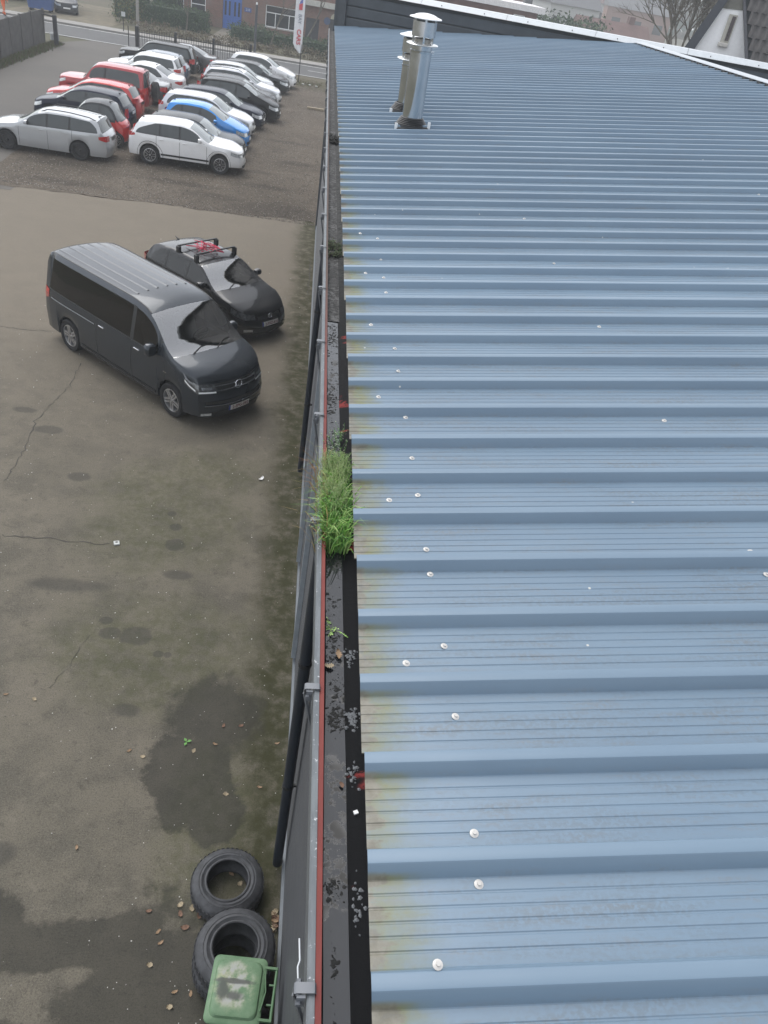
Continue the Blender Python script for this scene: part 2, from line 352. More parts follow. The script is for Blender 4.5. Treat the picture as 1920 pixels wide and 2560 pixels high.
# ------------------------------------------------------------------ the metal roofed hall
RA = R(7.5); RB = R(-1.1); EX, EZ = .335, CAM_H - 2.05
hall = empty('hall', (0, 0, 0), 0, 'long low hall with blue grey ribbed metal roof, zinc gutter and dark corrugated wall', 'building')
t = NT('roof_sheet_paint'); p = t.pos(); x, y, z = t.sep(p)
n1 = t.noise(p, 2.6, 6, .65); n2 = t.noise(p, 15, 5, .7); n3 = t.noise(t.mapv(p, (1, 6, 1)), 3.2, 5, .7); speck = t.noise(p, 70, 3, .6)
stk = t.noise(t.mapv(p, (.25, 9, 1)), 2.0, 5, .7); c = t.mix(t.ramp(t.math('ADD', t.math('MULTIPLY', t.noise(p, .8, 4), .6), t.math('MULTIPLY', stk, .4)), .35, .65), (.121, .181, .245), (.141, .205, .270))
# height above the pan, to keep dirt in the pans and off the ribs
zl = t.math('SUBTRACT', t.math('SUBTRACT', z, EZ), t.math('MULTIPLY', t.math('SUBTRACT', x, EX), math.tan(RA)))
pan = t.ramp(zl, .028, .006)
dist = t.math('SUBTRACT', x, EX)
wv = t.math('ADD', dist, t.math('MULTIPLY', t.math('SUBTRACT', n3, .5), .22)); wv = t.math('ADD', wv, t.math('MULTIPLY', t.math('SUBTRACT', n2, .5), .06))
nearb = t.ramp(y, 14, 4, .3, 1); vary = t.ramp(t.noise(t.mapv(p, (.4, 1, .4)), 2.6, 3), .33, .66, .6, 1.0); wv = t.math('ADD', wv, t.math('MULTIPLY', t.math('SUBTRACT', t.noise(p, 6, 4, .7), .5), .12))
lich = t.math('MULTIPLY', t.ramp(wv, .21, .03), pan); c = t.mix(t.math('MULTIPLY', t.math('MULTIPLY', t.math('MULTIPLY', lich, 1.0), vary), nearb), c, t.mix(t.ramp(n2, .4, .65), (.155, .152, .045), (.14, .16, .10)))
grey = t.math('MULTIPLY', t.ramp(wv, .055, .025), pan); c = t.mix(t.math('MULTIPLY', grey, .85), c, t.mix(t.ramp(n2, .35, .65), (.11, .10, .078), (.19, .173, .14)))
dirt = t.math('MULTIPLY', t.ramp(n3, .48, .72), pan); dirt = t.math('MULTIPLY', dirt, t.ramp(speck, .3, .62)); c = t.mix(t.math('MULTIPLY', dirt, .55), c, (0.1482, 0.1599, 0.1677))
spk = t.math('MULTIPLY', t.ramp(speck, .66, .75), t.ramp(n1, .4, .7)); c = t.mix(t.math('MULTIPLY', spk, .4), c, (.1, .11, .12))
vd = t.new('ShaderNodeTexVoronoi'); t.put(vd.inputs['Vector'], p); vd.inputs['Scale'].default_value = 11
pick = t.math('GREATER_THAN', t.sep(vd.outputs['Color'])[0], t.ramp(dist, .0, 2.0, .93, .985)); c = t.mix(t.math('MULTIPLY', t.ramp(vd.outputs['Distance'], .075, .045), pick), c, (.5, .5, .47))
foot = t.math('MULTIPLY', t.ramp(zl, .012, .0015), t.ramp(t.noise(t.mapv(p, (.5, 3, 1)), 3, 5, .75), .42, .66)); c = t.mix(t.math('MULTIPLY', t.math('MULTIPLY', foot, t.ramp(speck, .35, .6)), .4), c, (.10, .115, .125)); oi = t.new('ShaderNodeObjectInfo'); c = t.mix(1.0, c, t.ramp(oi.outputs['Random'], 0, 1, .94, 1.05), 'MULTIPLY')
t.set(Base_Color=c, Roughness=t.ramp(n1, .3, .7, .34, .46), Specular_IOR_Level=.5, Metallic=0.0); t.bump(t.noise(p, 60, 2), .04, .002)
ROOFM = t.m
P1 = .3209
def profile():                                             # one rib and pan along the eaves, (along, up)
    pr = [(0, 0)]; pan_w = .224; g = 6
    for k in range(1, g):
        u = pan_w * k / g; pr += [(u - .005, 0.0), (u - .002, -.0022), (u + .002, -.0022), (u + .005, 0.0)]
    pr += [(pan_w, 0), (pan_w + .003, .002), (pan_w + .024, .040), (pan_w + .028, .0445), (pan_w + .034, .046), (pan_w + .062, .046), (pan_w + .068, .0445), (pan_w + .072, .040), (pan_w + .093, .002), (pan_w + .096, 0)]
    return pr
pr = profile(); RL = 1.0; SH = math.tan(RB)
def ridge_x(y): return 8.76 - .0297 * (y - 16.74)
def panel_mesh(k0, k1):
    m = MB(); rows_t = []; rows_b = []
    line = [(k * P1 + u, h) for k in range(k0, k1) for u, h in pr] + [(k1 * P1, 0)]
    for s_ in (0, RL * .02, RL * .25, RL * .5, RL * .75, RL):
        rows_t.append([(s_, u, h) for u, h in line]); rows_b.append([(s_, u, h - .004) for u, h in line])
    m.grid(rows_t, flip=True); m.grid(rows_b); m.grid([rows_t[0], rows_b[0]])
    return m.mesh('roof_panel', ROOFM, 20)
pm_ = panel_mesh(0, 3)
Y0 = .836 - .224 - .066 - 9 * P1                           # ribs line up with the photographed eaves
for k in range(31):
    yy = Y0 + k * 3 * P1; dx = rng.uniform(-.002, .002); ln = (min(ridge_x(yy), max(1.5, 2.3 + (26.0 - yy) / .384)) - EX) / math.cos(RA)
    o = link('roof_panel', pm_, hall)
    o.matrix_local = Matrix.Translation((EX + dx, yy, EZ)) @ Matrix(((math.cos(RA) * ln, 0, -math.sin(RA), 0), (SH * ln, 1, 0, 0), (math.sin(RA) * ln, 0, math.cos(RA), 0), (0, 0, 0, 1)))
# ridge capping with dark filler teeth under it
cap = MB(); rzz = lambda y: EZ + math.tan(RA) * (ridge_x(y) - EX) + .05
rr_ = [(ridge_x(y), y, rzz(y)) for y in (-3, 23.85)]
for dx, dz in ((-.2, -.024), (0, .018)): pass
cap.grid([[(x - .22, y, z - .012) for x, y, z in rr_], [(x - .215, y, z - .0) for x, y, z in rr_], [(x, y, z + .03) for x, y, z in rr_], [(x + .22, y, z - .0) for x, y, z in rr_]], flip=True)
cap.build('ridge_cap', simple('cap_white', (.42, .45, .48), .5, var=.06), hall, 0)
tm = MB()
for k in range(81):
    y_ = Y0 + .115 + P1 * k - .165; tm.prism([(-.10, -.035), (.10, -.035), (.085, .004), (-.085, .004)], -.23, -.17, Matrix.Translation((ridge_x(y_), y_ - .16, rzz(y_) - .022)) @ Matrix(((0, 0, 1, 0), (1, 0, 0, 0), (0, 1, 0, 0), (0, 0, 0, 1))))
tm.build('ridge_filler', BLACKP, hall, 0)['kind'] = 'stuff'
# far slope so the hall is closed
MB().grid([[(x, y, z - .03) for x, y, z in rr_], [(x + 10, y, z - 1.35) for x, y, z in rr_]], flip=True).build('far_slope', ROOFM, hall, 0)
# wall: dark vertical-seam cladding boards running along the building
WX = .42
WALLM = simple('dark_wall_cladding', (0.0312, 0.0351, 0.0406), .42, .3, var=.18, scale=3)
w = MB(); rows = []; zc = [0.0]
z = .16
prof = []
while z < 5.75:
    prof += [(WX, z), (WX + .012, z + .006), (WX + .012, z + .034), (WX, z + .04)]; z += .076
w.grid([[(x_, -6, z_), ] + [(x_, 26.9, z_)] for x_, z_ in prof], flip=False)
w.build('wall_cladding', WALLM, hall, 0)
MB().box((WX + .16, 10.4, 2.9), (.26, 33, 5.7)).build('wall', simple('wall_core', (.04, .043, .047), .7), hall, 0)
MB().box((WX - .012, 10.4, .085), (.03, 33, .15)).box((WX - .004, 10.4, .165), (.05, 33, .012)).build('base_flashing', simple('flashing_grey', (.17, .19, .21), .5, .2), hall, 0)
# trims of the doors along the wall
for y0, y1, z0, z1, wd in ((9.2, 9.25, .2, 4.2, .06), (7.2, 7.25, .2, 4.2, .06), (13.6, 13.65, .2, 4.2, .06)):
    MB().box((WX - wd / 2, (y0 + y1) / 2, (z0 + z1) / 2), (wd, y1 - y0, z1 - z0)).build('jamb_trim', simple('jamb_grey', (.34, .38, .42), .45, .2), hall, 0)
# gutter: zinc bead, rusty inner flange, water, tarred back
LX, LZ = .183, CAM_H - 2.10
gut = empty('gutter', (0, 0, 0)); gut.parent = hall
def run(prof, name, mat, y0=-4, y1=26.95, parent=None, seg=30, sm=35):
    m = MB(); m.grid([[(a, y0 + (y1 - y0) * k / seg, b) for k in range(seg + 1)] for a, b in prof]); return m.build(name, mat, parent or gut, sm)
t = NT('zinc_rim'); p = t.pos(); n1 = t.noise(t.mapv(p, (6, 1, 1)), 6, 5, .7); n2 = t.noise(p, 55, 3, .7)
t.set(Base_Color=t.mix(t.ramp(n2, .62, .72), t.mix(t.ramp(n1, .35, .7), (0.1170, 0.1287, 0.1388), (0.1599, 0.1755, 0.1856)), (.5, .52, .53)), Roughness=.5, Metallic=.2); ZR = t.m
run([(LX + .022, LZ - .012), (LX + .019, LZ - .002), (LX + .004, LZ), (LX - .001, LZ - .005), (LX, LZ - .03), (LX + .004, LZ - .15), (LX + .11, LZ - .17), (LX + .23, LZ - .17)][::-1], 'rim', ZR)
t = NT('red_oxide'); p = t.pos(); n1 = t.noise(t.mapv(p, (3, 1, 1)), 2.2, 5, .7); x, y, z = t.sep(p)
t.set(Base_Color=t.mix(t.ramp(y, 3.2, 6.5, 0, .85), t.mix(t.ramp(n1, .35, .7), (.15, .028, .024), (.20, .045, .035)), (.055, .048, .036)), Roughness=.75); REDOX = t.m
run([(LX + .037, LZ - .03), (LX + .0365, LZ - .008), (LX + .020, LZ - .006)], 'inner_flange', REDOX)
t = NT('tar_lining'); p = t.pos(); n1 = t.noise(p, 2.3, 6, .7, .3); n2 = t.noise(p, 26, 5, .75); x, y, z = t.sep(p)
rust = t.math('MULTIPLY', t.ramp(t.noise(t.mapv(p, (1.2, 3.0, 1)), 1.7, 3, .6), .60, .64), t.ramp(n2, .42, .52))
dull = t.ramp(y, 4.8, 7.5, 0, .9)
c = t.mix(t.math('MULTIPLY', dull, t.ramp(n2, .3, .6)), (.0035, .004, .005), (.06, .06, .058)); c = t.mix(t.math('MULTIPLY', rust, t.ramp(y, 7, 5)), c, (.20, .03, .028))
t.set(Base_Color=c, Roughness=.7, Specular_IOR_Level=.12); t.bump(n2, .5, .006); TAR = t.m
m = MB(); ns = 260; r4 = random.Random(21); rows = []
for a, b, j in ((LX + .036, LZ - .045, 0), (LX + .05, LZ - .068, .004), (LX + .108, LZ - .0665, .011), (LX + .117, LZ - .0605, .008), (LX + .135, LZ - .052, .002), (LX + .20, LZ - .035, .001), (LX + .23, LZ - .004, 0)):
    row = []; wob_ = 0
    for k in range(ns + 1):
        wob_ = wob_ * .8 + r4.uniform(-1, 1) * j; row.append((a + wob_ * .4, -4 + 30.9 * k / ns, b + wob_ * .18))
    rows.append(row)
m.grid(rows, flip=True); m.build('tarred_lining', TAR, gut, 60)
t = NT('gutter_water'); p = t.pos(); n2 = t.noise(p, 12, 5, .75); x, y, z = t.sep(p)
scum = t.math('MULTIPLY', t.ramp(t.noise(p, 1.4, 4, .7), .5, .6), t.ramp(n2, .5, .56))
t.set(Base_Color=t.mix(scum, (.017, .0185, .021), (.02, .019, .017)), Roughness=t.mix(scum, (.03,) * 3, (.7,) * 3), Specular_IOR_Level=.9, IOR=1.45); WATERM = t.m
m = MB(); m.grid([[(a, 9.2 * k / 40 - 4, LZ - .0615) for k in range(41)] for a in (LX + .034, LX + .2)], flip=True)
m.build('standing_water', WATERM, gut, 0)
# silt further along
t = NT('gutter_silt'); p = t.pos(); n1 = t.noise(p, 3.2, 5, .7); n2 = t.noise(p, 30, 5, .8)
t.set(Base_Color=t.mix(t.ramp(n2, .42, .6), (.012, .012, .0115), t.mix(t.ramp(n1, .35, .65), (.04, .04, .04), (.12, .12, .12))), Roughness=.8); t.bump(n2, .8, .01)
m = MB(); m.grid([[(a, 5.2 + 21.7 * k / 120, LZ - .0575 + r4.uniform(0, .003)) for k in range(121)] for a in (LX + .034, LX + .07, LX + .12, LX + .2)], flip=True); m.build('silt', t.m, gut, 0)
# gutter brackets, one about every 0.97 m
bm_ = MB()
bm_.grid([[(a, yy, b) for a, b in ((-.034, -.035), (-.033, .004), (-.026, .0085), (.018, .009), (.0225, .002), (.023, -.012))] for yy in (-.013, .013)], flip=True)
bm_.grid([[(a, yy, b) for a, b in ((-.030, -.035), (-.029, .002), (-.022, .0045))] for yy in (-.016, .016)])
bm_.box((-.015, -.018, -.022), (.022, .008, .05)); bm_.tube([(-.02, -.03, -.02), (-.02, .03, -.02)], .008, 6); bm_.tube([(-.03, 0, -.03), (.03, 0, -.3), (.2, 0, -.32)], .007, 5)
bme = bm_.mesh('bracket', simple('bracket_grey', (.13, .14, .155), .5, .2))
for k in range(26): link('bracket', bme, gut, (LX, .84 + .967 * k, LZ), (0, 0, rng.uniform(-.03, .03)))
# hook left hanging at the near bracket
MB().tube([(LX - .022, .87, LZ - .02), (LX - .024, .90, LZ - .02), (LX - .019, .915, LZ - .02), (LX - .022, .97, LZ - .02)], .003, 5).build('hook', ZINC, gut)
# downpipes
def pipe(y, bend):
    r0 = empty('downpipe', (0, 0, 0)); r0.parent = hall
    MB().tube([(LX + .07, y, LZ - .16), (LX + .07, y, LZ - .35), (WX - .08, y - bend, LZ - 1.0), (WX - .08, y - bend, 2.5), (WX - .08, y - bend, .1)], .05, 14).build('pipe', simple('downpipe_blue_black', (.016, .022, .032), .4, .1), r0, 50)
    for zz in (4.6, 3.2, 1.5):
        MB().lathe([(.051, -.02), (.056, -.02), (.056, .02), (.051, .02)], 16, Matrix.Translation((WX - .08, y - bend, zz)), close=True).box((WX - .02, y - bend, zz), (.04, .02, .03)).build('pipe_clip', BLACKM, r0)
pipe(4.38, .0); pipe(.15, .0); pipe(12.0, .1)

# screws: washers with hexagon heads, in the pans and on the ribs
sm_ = MB(); sm_.lathe([(.0, .0), (.0135, .0), (.0135, .0022), (.008, .0045), (.0055, .0045), (.0055, .009), (0, .009)], 12)
SCREW = sm_.mesh('roof_screw', simple('screw_white', (.52, .505, .48), .4, .1, var=.1), 30)
ca, sa = math.cos(RA), math.sin(RA)
def onroof(x, y, h=0.0): return (x - sa * h, y, EZ + math.tan(RA) * (x - EX) + ca * h)
def screw(x, y, rib): link('roof_screw', SCREW, hall, onroof(x, y, .046 if rib else .0005), (0, -RA, rng.uniform(0, 3)))
for x_, y_, rib in ((.5, .85, 1), (.5, 1.84, 1), (.5, 2.82, 1), (.5, 3.8, 1), (.5, 4.8, 1), (.5, 5.78, 1), (.49, 6.77, 1), (.64, 1.07, 0), (.65, 1.22, 0), (.65, 1.64, 0), (.65, 1.96, 0), (.64, 2.36, 0), (.64, 2.52, 0), (.64, 2.92, 0), (.64, 3.24, 0), (.64, 3.65, 0), (.64, 4.21, 0), (.64, 4.53, 0), (.64, 4.96, 0), (.64, 5.5, 0), (.64, 5.81, 0), (.64, 6.23, 0), (.64, 6.78, 0), (.65, 7.52, 0), (.62, 8.86, 0),
    (2.03, 2.47, 0), (2.03, 2.32, 0), (2.05, 3.6, 0), (2.06, 3.75, 0), (2.05, 4.88, 0), (2.04, 6.16, 0), (2.05, 7.42, 0), (2.02, 8.69, 0), (3.43, 8.56, 0), (3.44, 7.3, 0), (3.44, 6.05, 0), (3.43, 9.74, 0), (4.77, 8.4, 0)): screw(x_, y_, rib)
for xr in (.64, 2.04, 3.44, 4.8, 6.2, 7.5):
    for k in range(13):
        if 9.9 + k * 1.28 < 25: screw(xr + rng.uniform(-.015, .015), 9.97 + k * 1.28 + rng.uniform(-.15, .15), 0)

# ------------------------------------------------------------------ flues on the roof
def flue(x, y, label, h=1.12, rad=.142):
    b = Vector(onroof(x, y, .03)); f = empty('flue_pipe', b, 0, label, 'flue', 'steel flues standing on the metal roof'); f.rotation_euler = (R(1.0), R(-1.5), 0)
    m = MB(); m.bev((0, 0, -.012), (.44, .40, .02), .006, Matrix.Rotation(-RA + R(1.5), 3, 'Y'))
    pr_ = [(.215, -.01)]
    for k in range(5): pr_ += [(.205 - .012 * k, .012 + .018 * k), (.212 - .012 * k, .02 + .018 * k)]
    m.lathe(pr_ + [(.148, .10), (.143, .105)], 28); m.build('boot', BLACKP, f, 40)
    for sg in (1, -1): MB().bev((sg * .225, -.19, .02 + (.03 if sg > 0 else -.03)), (.04, .015, .085), .004).build('clip', WHITEP, f)
    t_ = MB(); t_.lathe([(rad, .08), (rad, h - .1), (rad + .004, h - .1), (rad + .006, h - .09), (rad + .006, h - .075), (rad, h - .07), (rad, h)], 40); t_.build('pipe', STEEL, f, 40)
    MB().box((rad + .012, -.03, h - .085), (.03, .02, .03)).build('clamp', STEEL, f)
    MB().lathe([(rad - .02, h - .004), (.205, h - .012), (.212, h - .004), (.205, h + .004), (rad + .02, h + .012), (rad - .03, h + .02)], 40).build('collar', simple('collar_steel', (.66, .66, .64), .25, .8, var=.05), f, 40)
    MB().lathe([(.112, h + .0), (.112, h + .06)], 32).build('inner_pipe', simple('flue_inner', (.3, .29, .27), .4, .8), f, 40)
    g = MB(); g.lathe([(.155, h + .085), (.157, h + .085), (.157, h + .255), (.155, h + .255)], 40, close=True); g.build('wind_shield', STEEL, f, 40)
    for k in range(6):
        a = k * math.pi / 3 + .5; MB().box((.15 * math.cos(a), .15 * math.sin(a), h + .15), (.006, .026, .30), rz(a)).build('strut', STEEL, f)
    MB().lathe([(.21, h + .285), (.214, h + .29), (.208, h + .297), (.15, h + .312), (.145, h + .318), (.10, h + .333), (.04, h + .342), (0, h + .344)], 40).build('cap', WHITEP, f, 30)
    return f
flue(1.35, 11.83, 'nearer of the two steel flue pipes, standing in front of the other on the roof', .98)
flue(1.35, 12.98, 'farther of the two steel flue pipes, half hidden behind the nearer one', .68, .125)

# ------------------------------------------------------------------ clad hall behind, with white coping
a0 = Vector((.45, 26.93)); a1 = Vector((8.55, 23.82)); dirb = (a1 - a0).normalized(); nb = Vector((-dirb.y, dirb.x)); Lb = 34
bh = empty('clad_building', (a0.x, a0.y, 0), math.atan2(dirb.y, dirb.x), 'dark grey plank clad building with white coping rising behind the metal roof', 'building')
bh.rotation_euler.y = -.012; bh.location.z = -.05
CL = simple('grey_cladding_plank', (.058, .067, .078), .5, .2, var=.15, scale=2)
MB().box((Lb / 2, 6.1, 3.1), (Lb, 12, 6.2)).box((Lb / 2, .2, 6.5), (Lb, .2, .9)).build('core', DARKIN, bh, 0)
z = 4.9; i = 0
pk = MB(); pk.prism([(0, 0), (.018, .0), (.03, .02), (.03, .235), (.018, .262), (0, .262)], .0, Lb, Matrix(((0, 0, 1, 0), (-1, 0, 0, 0), (0, 1, 0, 0), (0, 0, 0, 1)))); pkm = pk.mesh('plank', CL, 0)
while z < 6.65: link('plank', pkm, bh, (0, .1, z)); z += .285
MB().box((-.03, 1.2, 3.45), (.10, 2.4, 6.98)).box((.12, .05, 3.45), (.28, .1, 6.98)).build('corner_trim', CL, bh, 0)
for k in range(14): MB().prism([(-.06, 6.97), (.1, 7.09), (.28, 7.10), (.28, 6.97)], k * 2.5, k * 2.5 + 2.49, Matrix(((0, 0, 1, 0), (1, 0, 0, 0), (0, 1, 0, 0), (0, 0, 0, 1)))).build('coping', simple('coping_white', (.50, .53, .55), .4, var=.05), bh, 0)
for k in range(27): MB().tube([(.6 + k * 1.25, -.005, 7.01), (.6 + k * 1.25, -.015, 7.03)], .012, 6).build('coping_screw', BLACKP, bh)
MB().box((Lb / 2, 6.2, 6.24), (Lb - .3, 11.6, .06)).build('flat_roof', simple('roof_felt', (.09, .09, .09), .9), bh, 0)
# ------------------------------------------------------------------ car builder
def pchip(pts):
    x = np.array([p[0] for p in pts], float); y = np.array([p[1] for p in pts], float)
    h = np.diff(x); d = np.diff(y) / h; m = np.zeros_like(x)
    for i in range(1, len(x) - 1):
        if d[i - 1] * d[i] > 0:
            w1, w2 = 2 * h[i] + h[i - 1], h[i] + 2 * h[i - 1]; m[i] = (w1 + w2) / (w1 / d[i - 1] + w2 / d[i])
    m[0] = d[0]; m[-1] = d[-1]
    def f(q):
        q = min(max(q, x[0]), x[-1]); i = min(int(np.searchsorted(x, q, 'right')) - 1, len(x) - 2); t = (q - x[i]) / h[i]
        return float((2 * t**3 - 3 * t**2 + 1) * y[i] + (t**3 - 2 * t**2 + t) * h[i] * m[i] + (-2 * t**3 + 3 * t**2) * y[i + 1] + (t**3 - t**2) * h[i] * m[i + 1])
    return f

class Shape:
    """x runs from the nose (0) to the tail (L); the built car faces +X with its middle at the origin."""
    def __init__(s, L, W, H, wb, fo, wr, top, belt, cowl, wtop, rg, wins, doors, sill=.2, tap=.32, tumble=.42, bowf=.28, bowr=.16, nose=.80, tail=.88, rake=.05, arch=.06):
        s.L, s.W, s.H, s.wb, s.fo, s.wr = L, W, H, wb, fo, wr
        s.tap = tap; s.T = pchip(top); s.belt = pchip(belt) if len(belt) > 2 else (lambda x: belt[0] + (belt[1] - belt[0]) * x / L)
        s.cowl, s.wtop, s.rg, s.wins, s.doors = cowl, wtop, rg, wins, doors
        s.sill, s.tumble, s.bowf, s.bowr = sill, tumble, bowf, bowr
        s.plan = pchip([(0, nose), (.25, nose * .35 + .65 * .985), (.8, 1), (L - .9, 1), (L - .25, tail * .4 + .6), (L, tail)])
        s.axles = (fo, fo + wb); s.ra = wr + arch
        s.T0, s.TL = s.T(0), s.T(L)
        s.rkf = pchip([(0, rake + .03), (.30 * s.T0, rake * .2), (.55 * s.T0, 0), (.8 * s.T0, rake * .7), (s.T0, rake * 1.6), (3, rake * 2)])
        s.rkr = pchip([(0, .10), (.3, .03), (.5, 0), (.62, .02), (1.2, .05), (3, .06)])
    def deform(s, x, y, z):
        k = abs(y) / (s.W / 2)
        ef = max(0, 1 - x / .75) ** 1.4; er = max(0, 1 - (s.L - x) / .6) ** 1.4
        if z > s.belt(x) - .06:
            q = max(0, 1 - abs(x - s.cowl - .2) / 1.1); x = x + .14 * k * k * q * q * (3 - 2 * q)
        x = x + ef * (s.bowf * k ** 2.4 + s.rkf(z)) - er * (s.bowr * k ** 2.6 + s.rkr(z))
        return (s.L / 2 - x, y, z)
    def zb(s, x):
        z = s.sill
        for a in s.axles:
            d = abs(x - a)
            if d < s.ra: z = max(z, s.wr + math.sqrt(s.ra ** 2 - d * d))
        if x < .3: z = max(z, s.sill + .0)
        return z
    def raw(s, x):
        T = s.T(x); w = s.plan(x) * s.W / 2; zb = s.zb(x); z4 = min(s.belt(x), T - .075); z3 = max(z4 - .09, zb + .04)
        z5 = min(z4 + .80 * (T - z4), T - .05); z6 = min(z4 + .92 * (T - z4), T - .03); tb = s.tumble
        y4 = w * .955
        if s.wins:
            xe = s.wins[-1][1]; xf = s.wins[0][0]
            for q_ in ((xe - x) / s.tap, (x - xf + .02) / .12):
                if -.25 < q_ < 1: z5 = z4 + .03 + (z5 - z4 - .03) * max(0, q_) ** .55
        y5 = y4 - tb * (z5 - z4); y6 = y4 - tb * (z6 - z4) - .025
        return [(w * .93, zb), (w * .975, zb + .015), (w, zb + .5 * (z3 - zb)), (w * .985, z3), (y4, z4), (y5, z5), (y6, z6), *[(y6 * u, T - (T - z6) * u ** 2.3) for u in (.93, .8, .62, .42, .2, 0)]]
    def P(s, x, y, z): return s.deform(x, y, z)
    def side(s, x, z, off=0.0, sg=1):                     # point of the flank at height z
        r = s.raw(x)
        for (y0, z0), (y1, z1) in zip(r[:7], r[1:7]):
            if z <= z1 or (y1, z1) == r[6]:
                t = (z - z0) / (z1 - z0) if z1 != z0 else 0; t = min(max(t, -.2), 1.0); y = y0 + (y1 - y0) * t; break
        return s.P(x, sg * (y + off), z)
    def upper(s, x, u, off=0.0):                          # point of hood / glass / roof, u from -1 to 1 across
        r = s.raw(x); q = [(p[0], p[1]) for p in r[6:]][::-1]; y = abs(u) * r[6][0]
        for (y0, z0), (y1, z1) in zip(q, q[1:]):
            if y <= y1 + 1e-9: z = z0 + (z1 - z0) * ((y - y0) / (y1 - y0)); break
        return s.P(x, math.copysign(y, u), z + off)
    def front(s, y, z, off=.008):
        p = s.P(0, y, z); return (p[0] + off, p[1], p[2])
    def back(s, y, z, off=.008):
        p = s.P(s.L, y, z); return (p[0] - off, p[1], p[2])
    def stations(s):
        X = set(np.round(np.linspace(0, s.L, int(s.L / .11) + 1), 3))
        for a in s.axles:
            for q in np.linspace(-1, 1, 13): X.add(round(a + s.ra * math.sin(q * math.pi / 2), 4))
            X |= {round(a - s.ra - .002, 4), round(a + s.ra + .002, 4)}
        X |= {.02, .06, s.L - .03, s.L - .08}
        keys = [s.cowl, s.wtop, *s.rg] + [q for w in s.wins for q in w] + [q for d in s.doors for q in d]
        for k in keys: X = {x for x in X if abs(x - k) > .018 or any(abs(abs(x - a) - s.ra) < .004 for a in s.axles)} | {round(k, 4)}
        return sorted(X)

def build_body(s, root, pm, glass, sideglass, upper=None):
    X = s.stations(); n = len(X); V = []; idx = {}
    for i, x in enumerate(X):
        r = s.raw(x)
        for j, (y, z) in enumerate(r):
            for sg in ((1, -1) if j < 12 else (1,)):
                idx[i, j, sg] = len(V); V.append(s.deform(x, y * sg, z))
            if j == 12: idx[i, 12, -1] = idx[i, 12, 1]
    tags = {}
    for i in range(n - 1):
        xm = (X[i] + X[i + 1]) / 2
        for j in range(12):
            for sg in (1, -1):
                f = (idx[i, j, sg], idx[i + 1, j, sg], idx[i + 1, j + 1, sg], idx[i, j + 1, sg])
                if sg < 0: f = f[::-1]
                tag = ('hull', 0)
                if j >= 6:
                    if xm < s.cowl and xm > .04: tag = ('bonnet', 0)
                    elif s.cowl < xm < s.wtop: tag = ('windscreen', 0)
                    elif s.rg and s.rg[0] < xm < s.rg[1]: tag = ('rear_window', 0)
                elif j == 4:
                    for k, w in enumerate(s.wins):
                        if w[0] < xm < w[1]: tag = ('window', k * 2 + (sg > 0)); break
                    else:
                        if s.wins and s.wins[0][0] < xm < s.wins[-1][1]: tag = ('pillar', 2 * sum(xm > w_[1] for w_ in s.wins) + (sg > 0))
                elif 1 <= j <= 3:
                    for k, d in enumerate(s.doors):
                        if d[0] < xm < d[1]: tag = ('door', k * 2 + (sg > 0))
                tags.setdefault(tag, []).append(f)
    nv = np.zeros((len(V), 3)); A = np.array(V)
    nv2 = nv.copy(); GT = ('windscreen', 'rear_window', 'window')
    for (nm_, k_), fs in tags.items():
        nn_ = nv2 if nm_ in GT else nv
        for f in fs:
            c = np.cross(A[f[2]] - A[f[0]], A[f[3]] - A[f[1]]); l = np.linalg.norm(c)
            if l > 1e-9:
                for q in f: nn_[q] += c
    for nn_ in (nv, nv2):
        ln = np.linalg.norm(nn_, axis=1); ln[ln == 0] = 1; nn_ /= ln[:, None]
    out = {}
    if upper:
        tags['hull', 1] = []; keep = []
        for f in tags['hull', 0]:
            zz = sum(V[q][2] for q in f) / 4; (tags['hull', 1] if zz > s.belt(1) - .03 else keep).append(f)
        tags['hull', 0] = keep
    for (name, k), fs in tags.items():
        used = sorted({q for f in fs for q in f}); mp = {q: i for i, q in enumerate(used)}
        me = bpy.data.meshes.new(name); me.from_pydata([V[q] for q in used], [], [tuple(mp[q] for q in f) for f in fs])
        me.materials.append(upper if (name, k) == ('hull', 1) else {'pillar': BLACKP, 'windscreen': glass, 'rear_window': sideglass, 'window': sideglass}.get(name, pm))
        me.polygons.foreach_set('use_smooth', [True] * len(fs))
        me.normals_split_custom_set_from_vertices([tuple((nv2 if name in GT else nv)[q]) for q in used])
        out[name, k] = link({'hull': 'upper_shell' if k else 'body'}.get(name, name), me, root)
    # bumpers close the ends
    for e, x, nm in ((0, 0, 'front_bumper'), (1, s.L, 'rear_bumper')):
        r = s.raw(x); rows = []
        for (y, z) in r[:7]: rows.append([s.deform(x, y * q, z) for q in np.linspace(-1, 1, 15)])
        q = MB().grid(rows, flip=not e)
        hood = [s.deform(x, y * sg, z) for sg, rr in ((-1, r[6:-1]), (1, r[:5:-1])) for y, z in rr]
        low = rows[-1]; b = len(q.v); q.v += hood; nl = len(rows[0]); first = b - nl
        ring = [first + i for i in range(nl)]; top_ = [b + i for i in range(len(hood))]
        q.f.append(tuple(ring + top_[::-1][1:-1]) if not e else tuple((ring + top_[::-1][1:-1])[::-1])); q.m.append(0)
        r0 = [s.deform(x, y, r[0][1]) for y in np.linspace(-r[0][0], r[0][0], 15)]
        ud = [(p[0] - (.35 if not e else -.35), p[1] * .95, p[2]) for p in r0]; q.grid([ud, r0], flip=not e)
        out[nm] = q.build(nm, pm, root, 50)
    return out

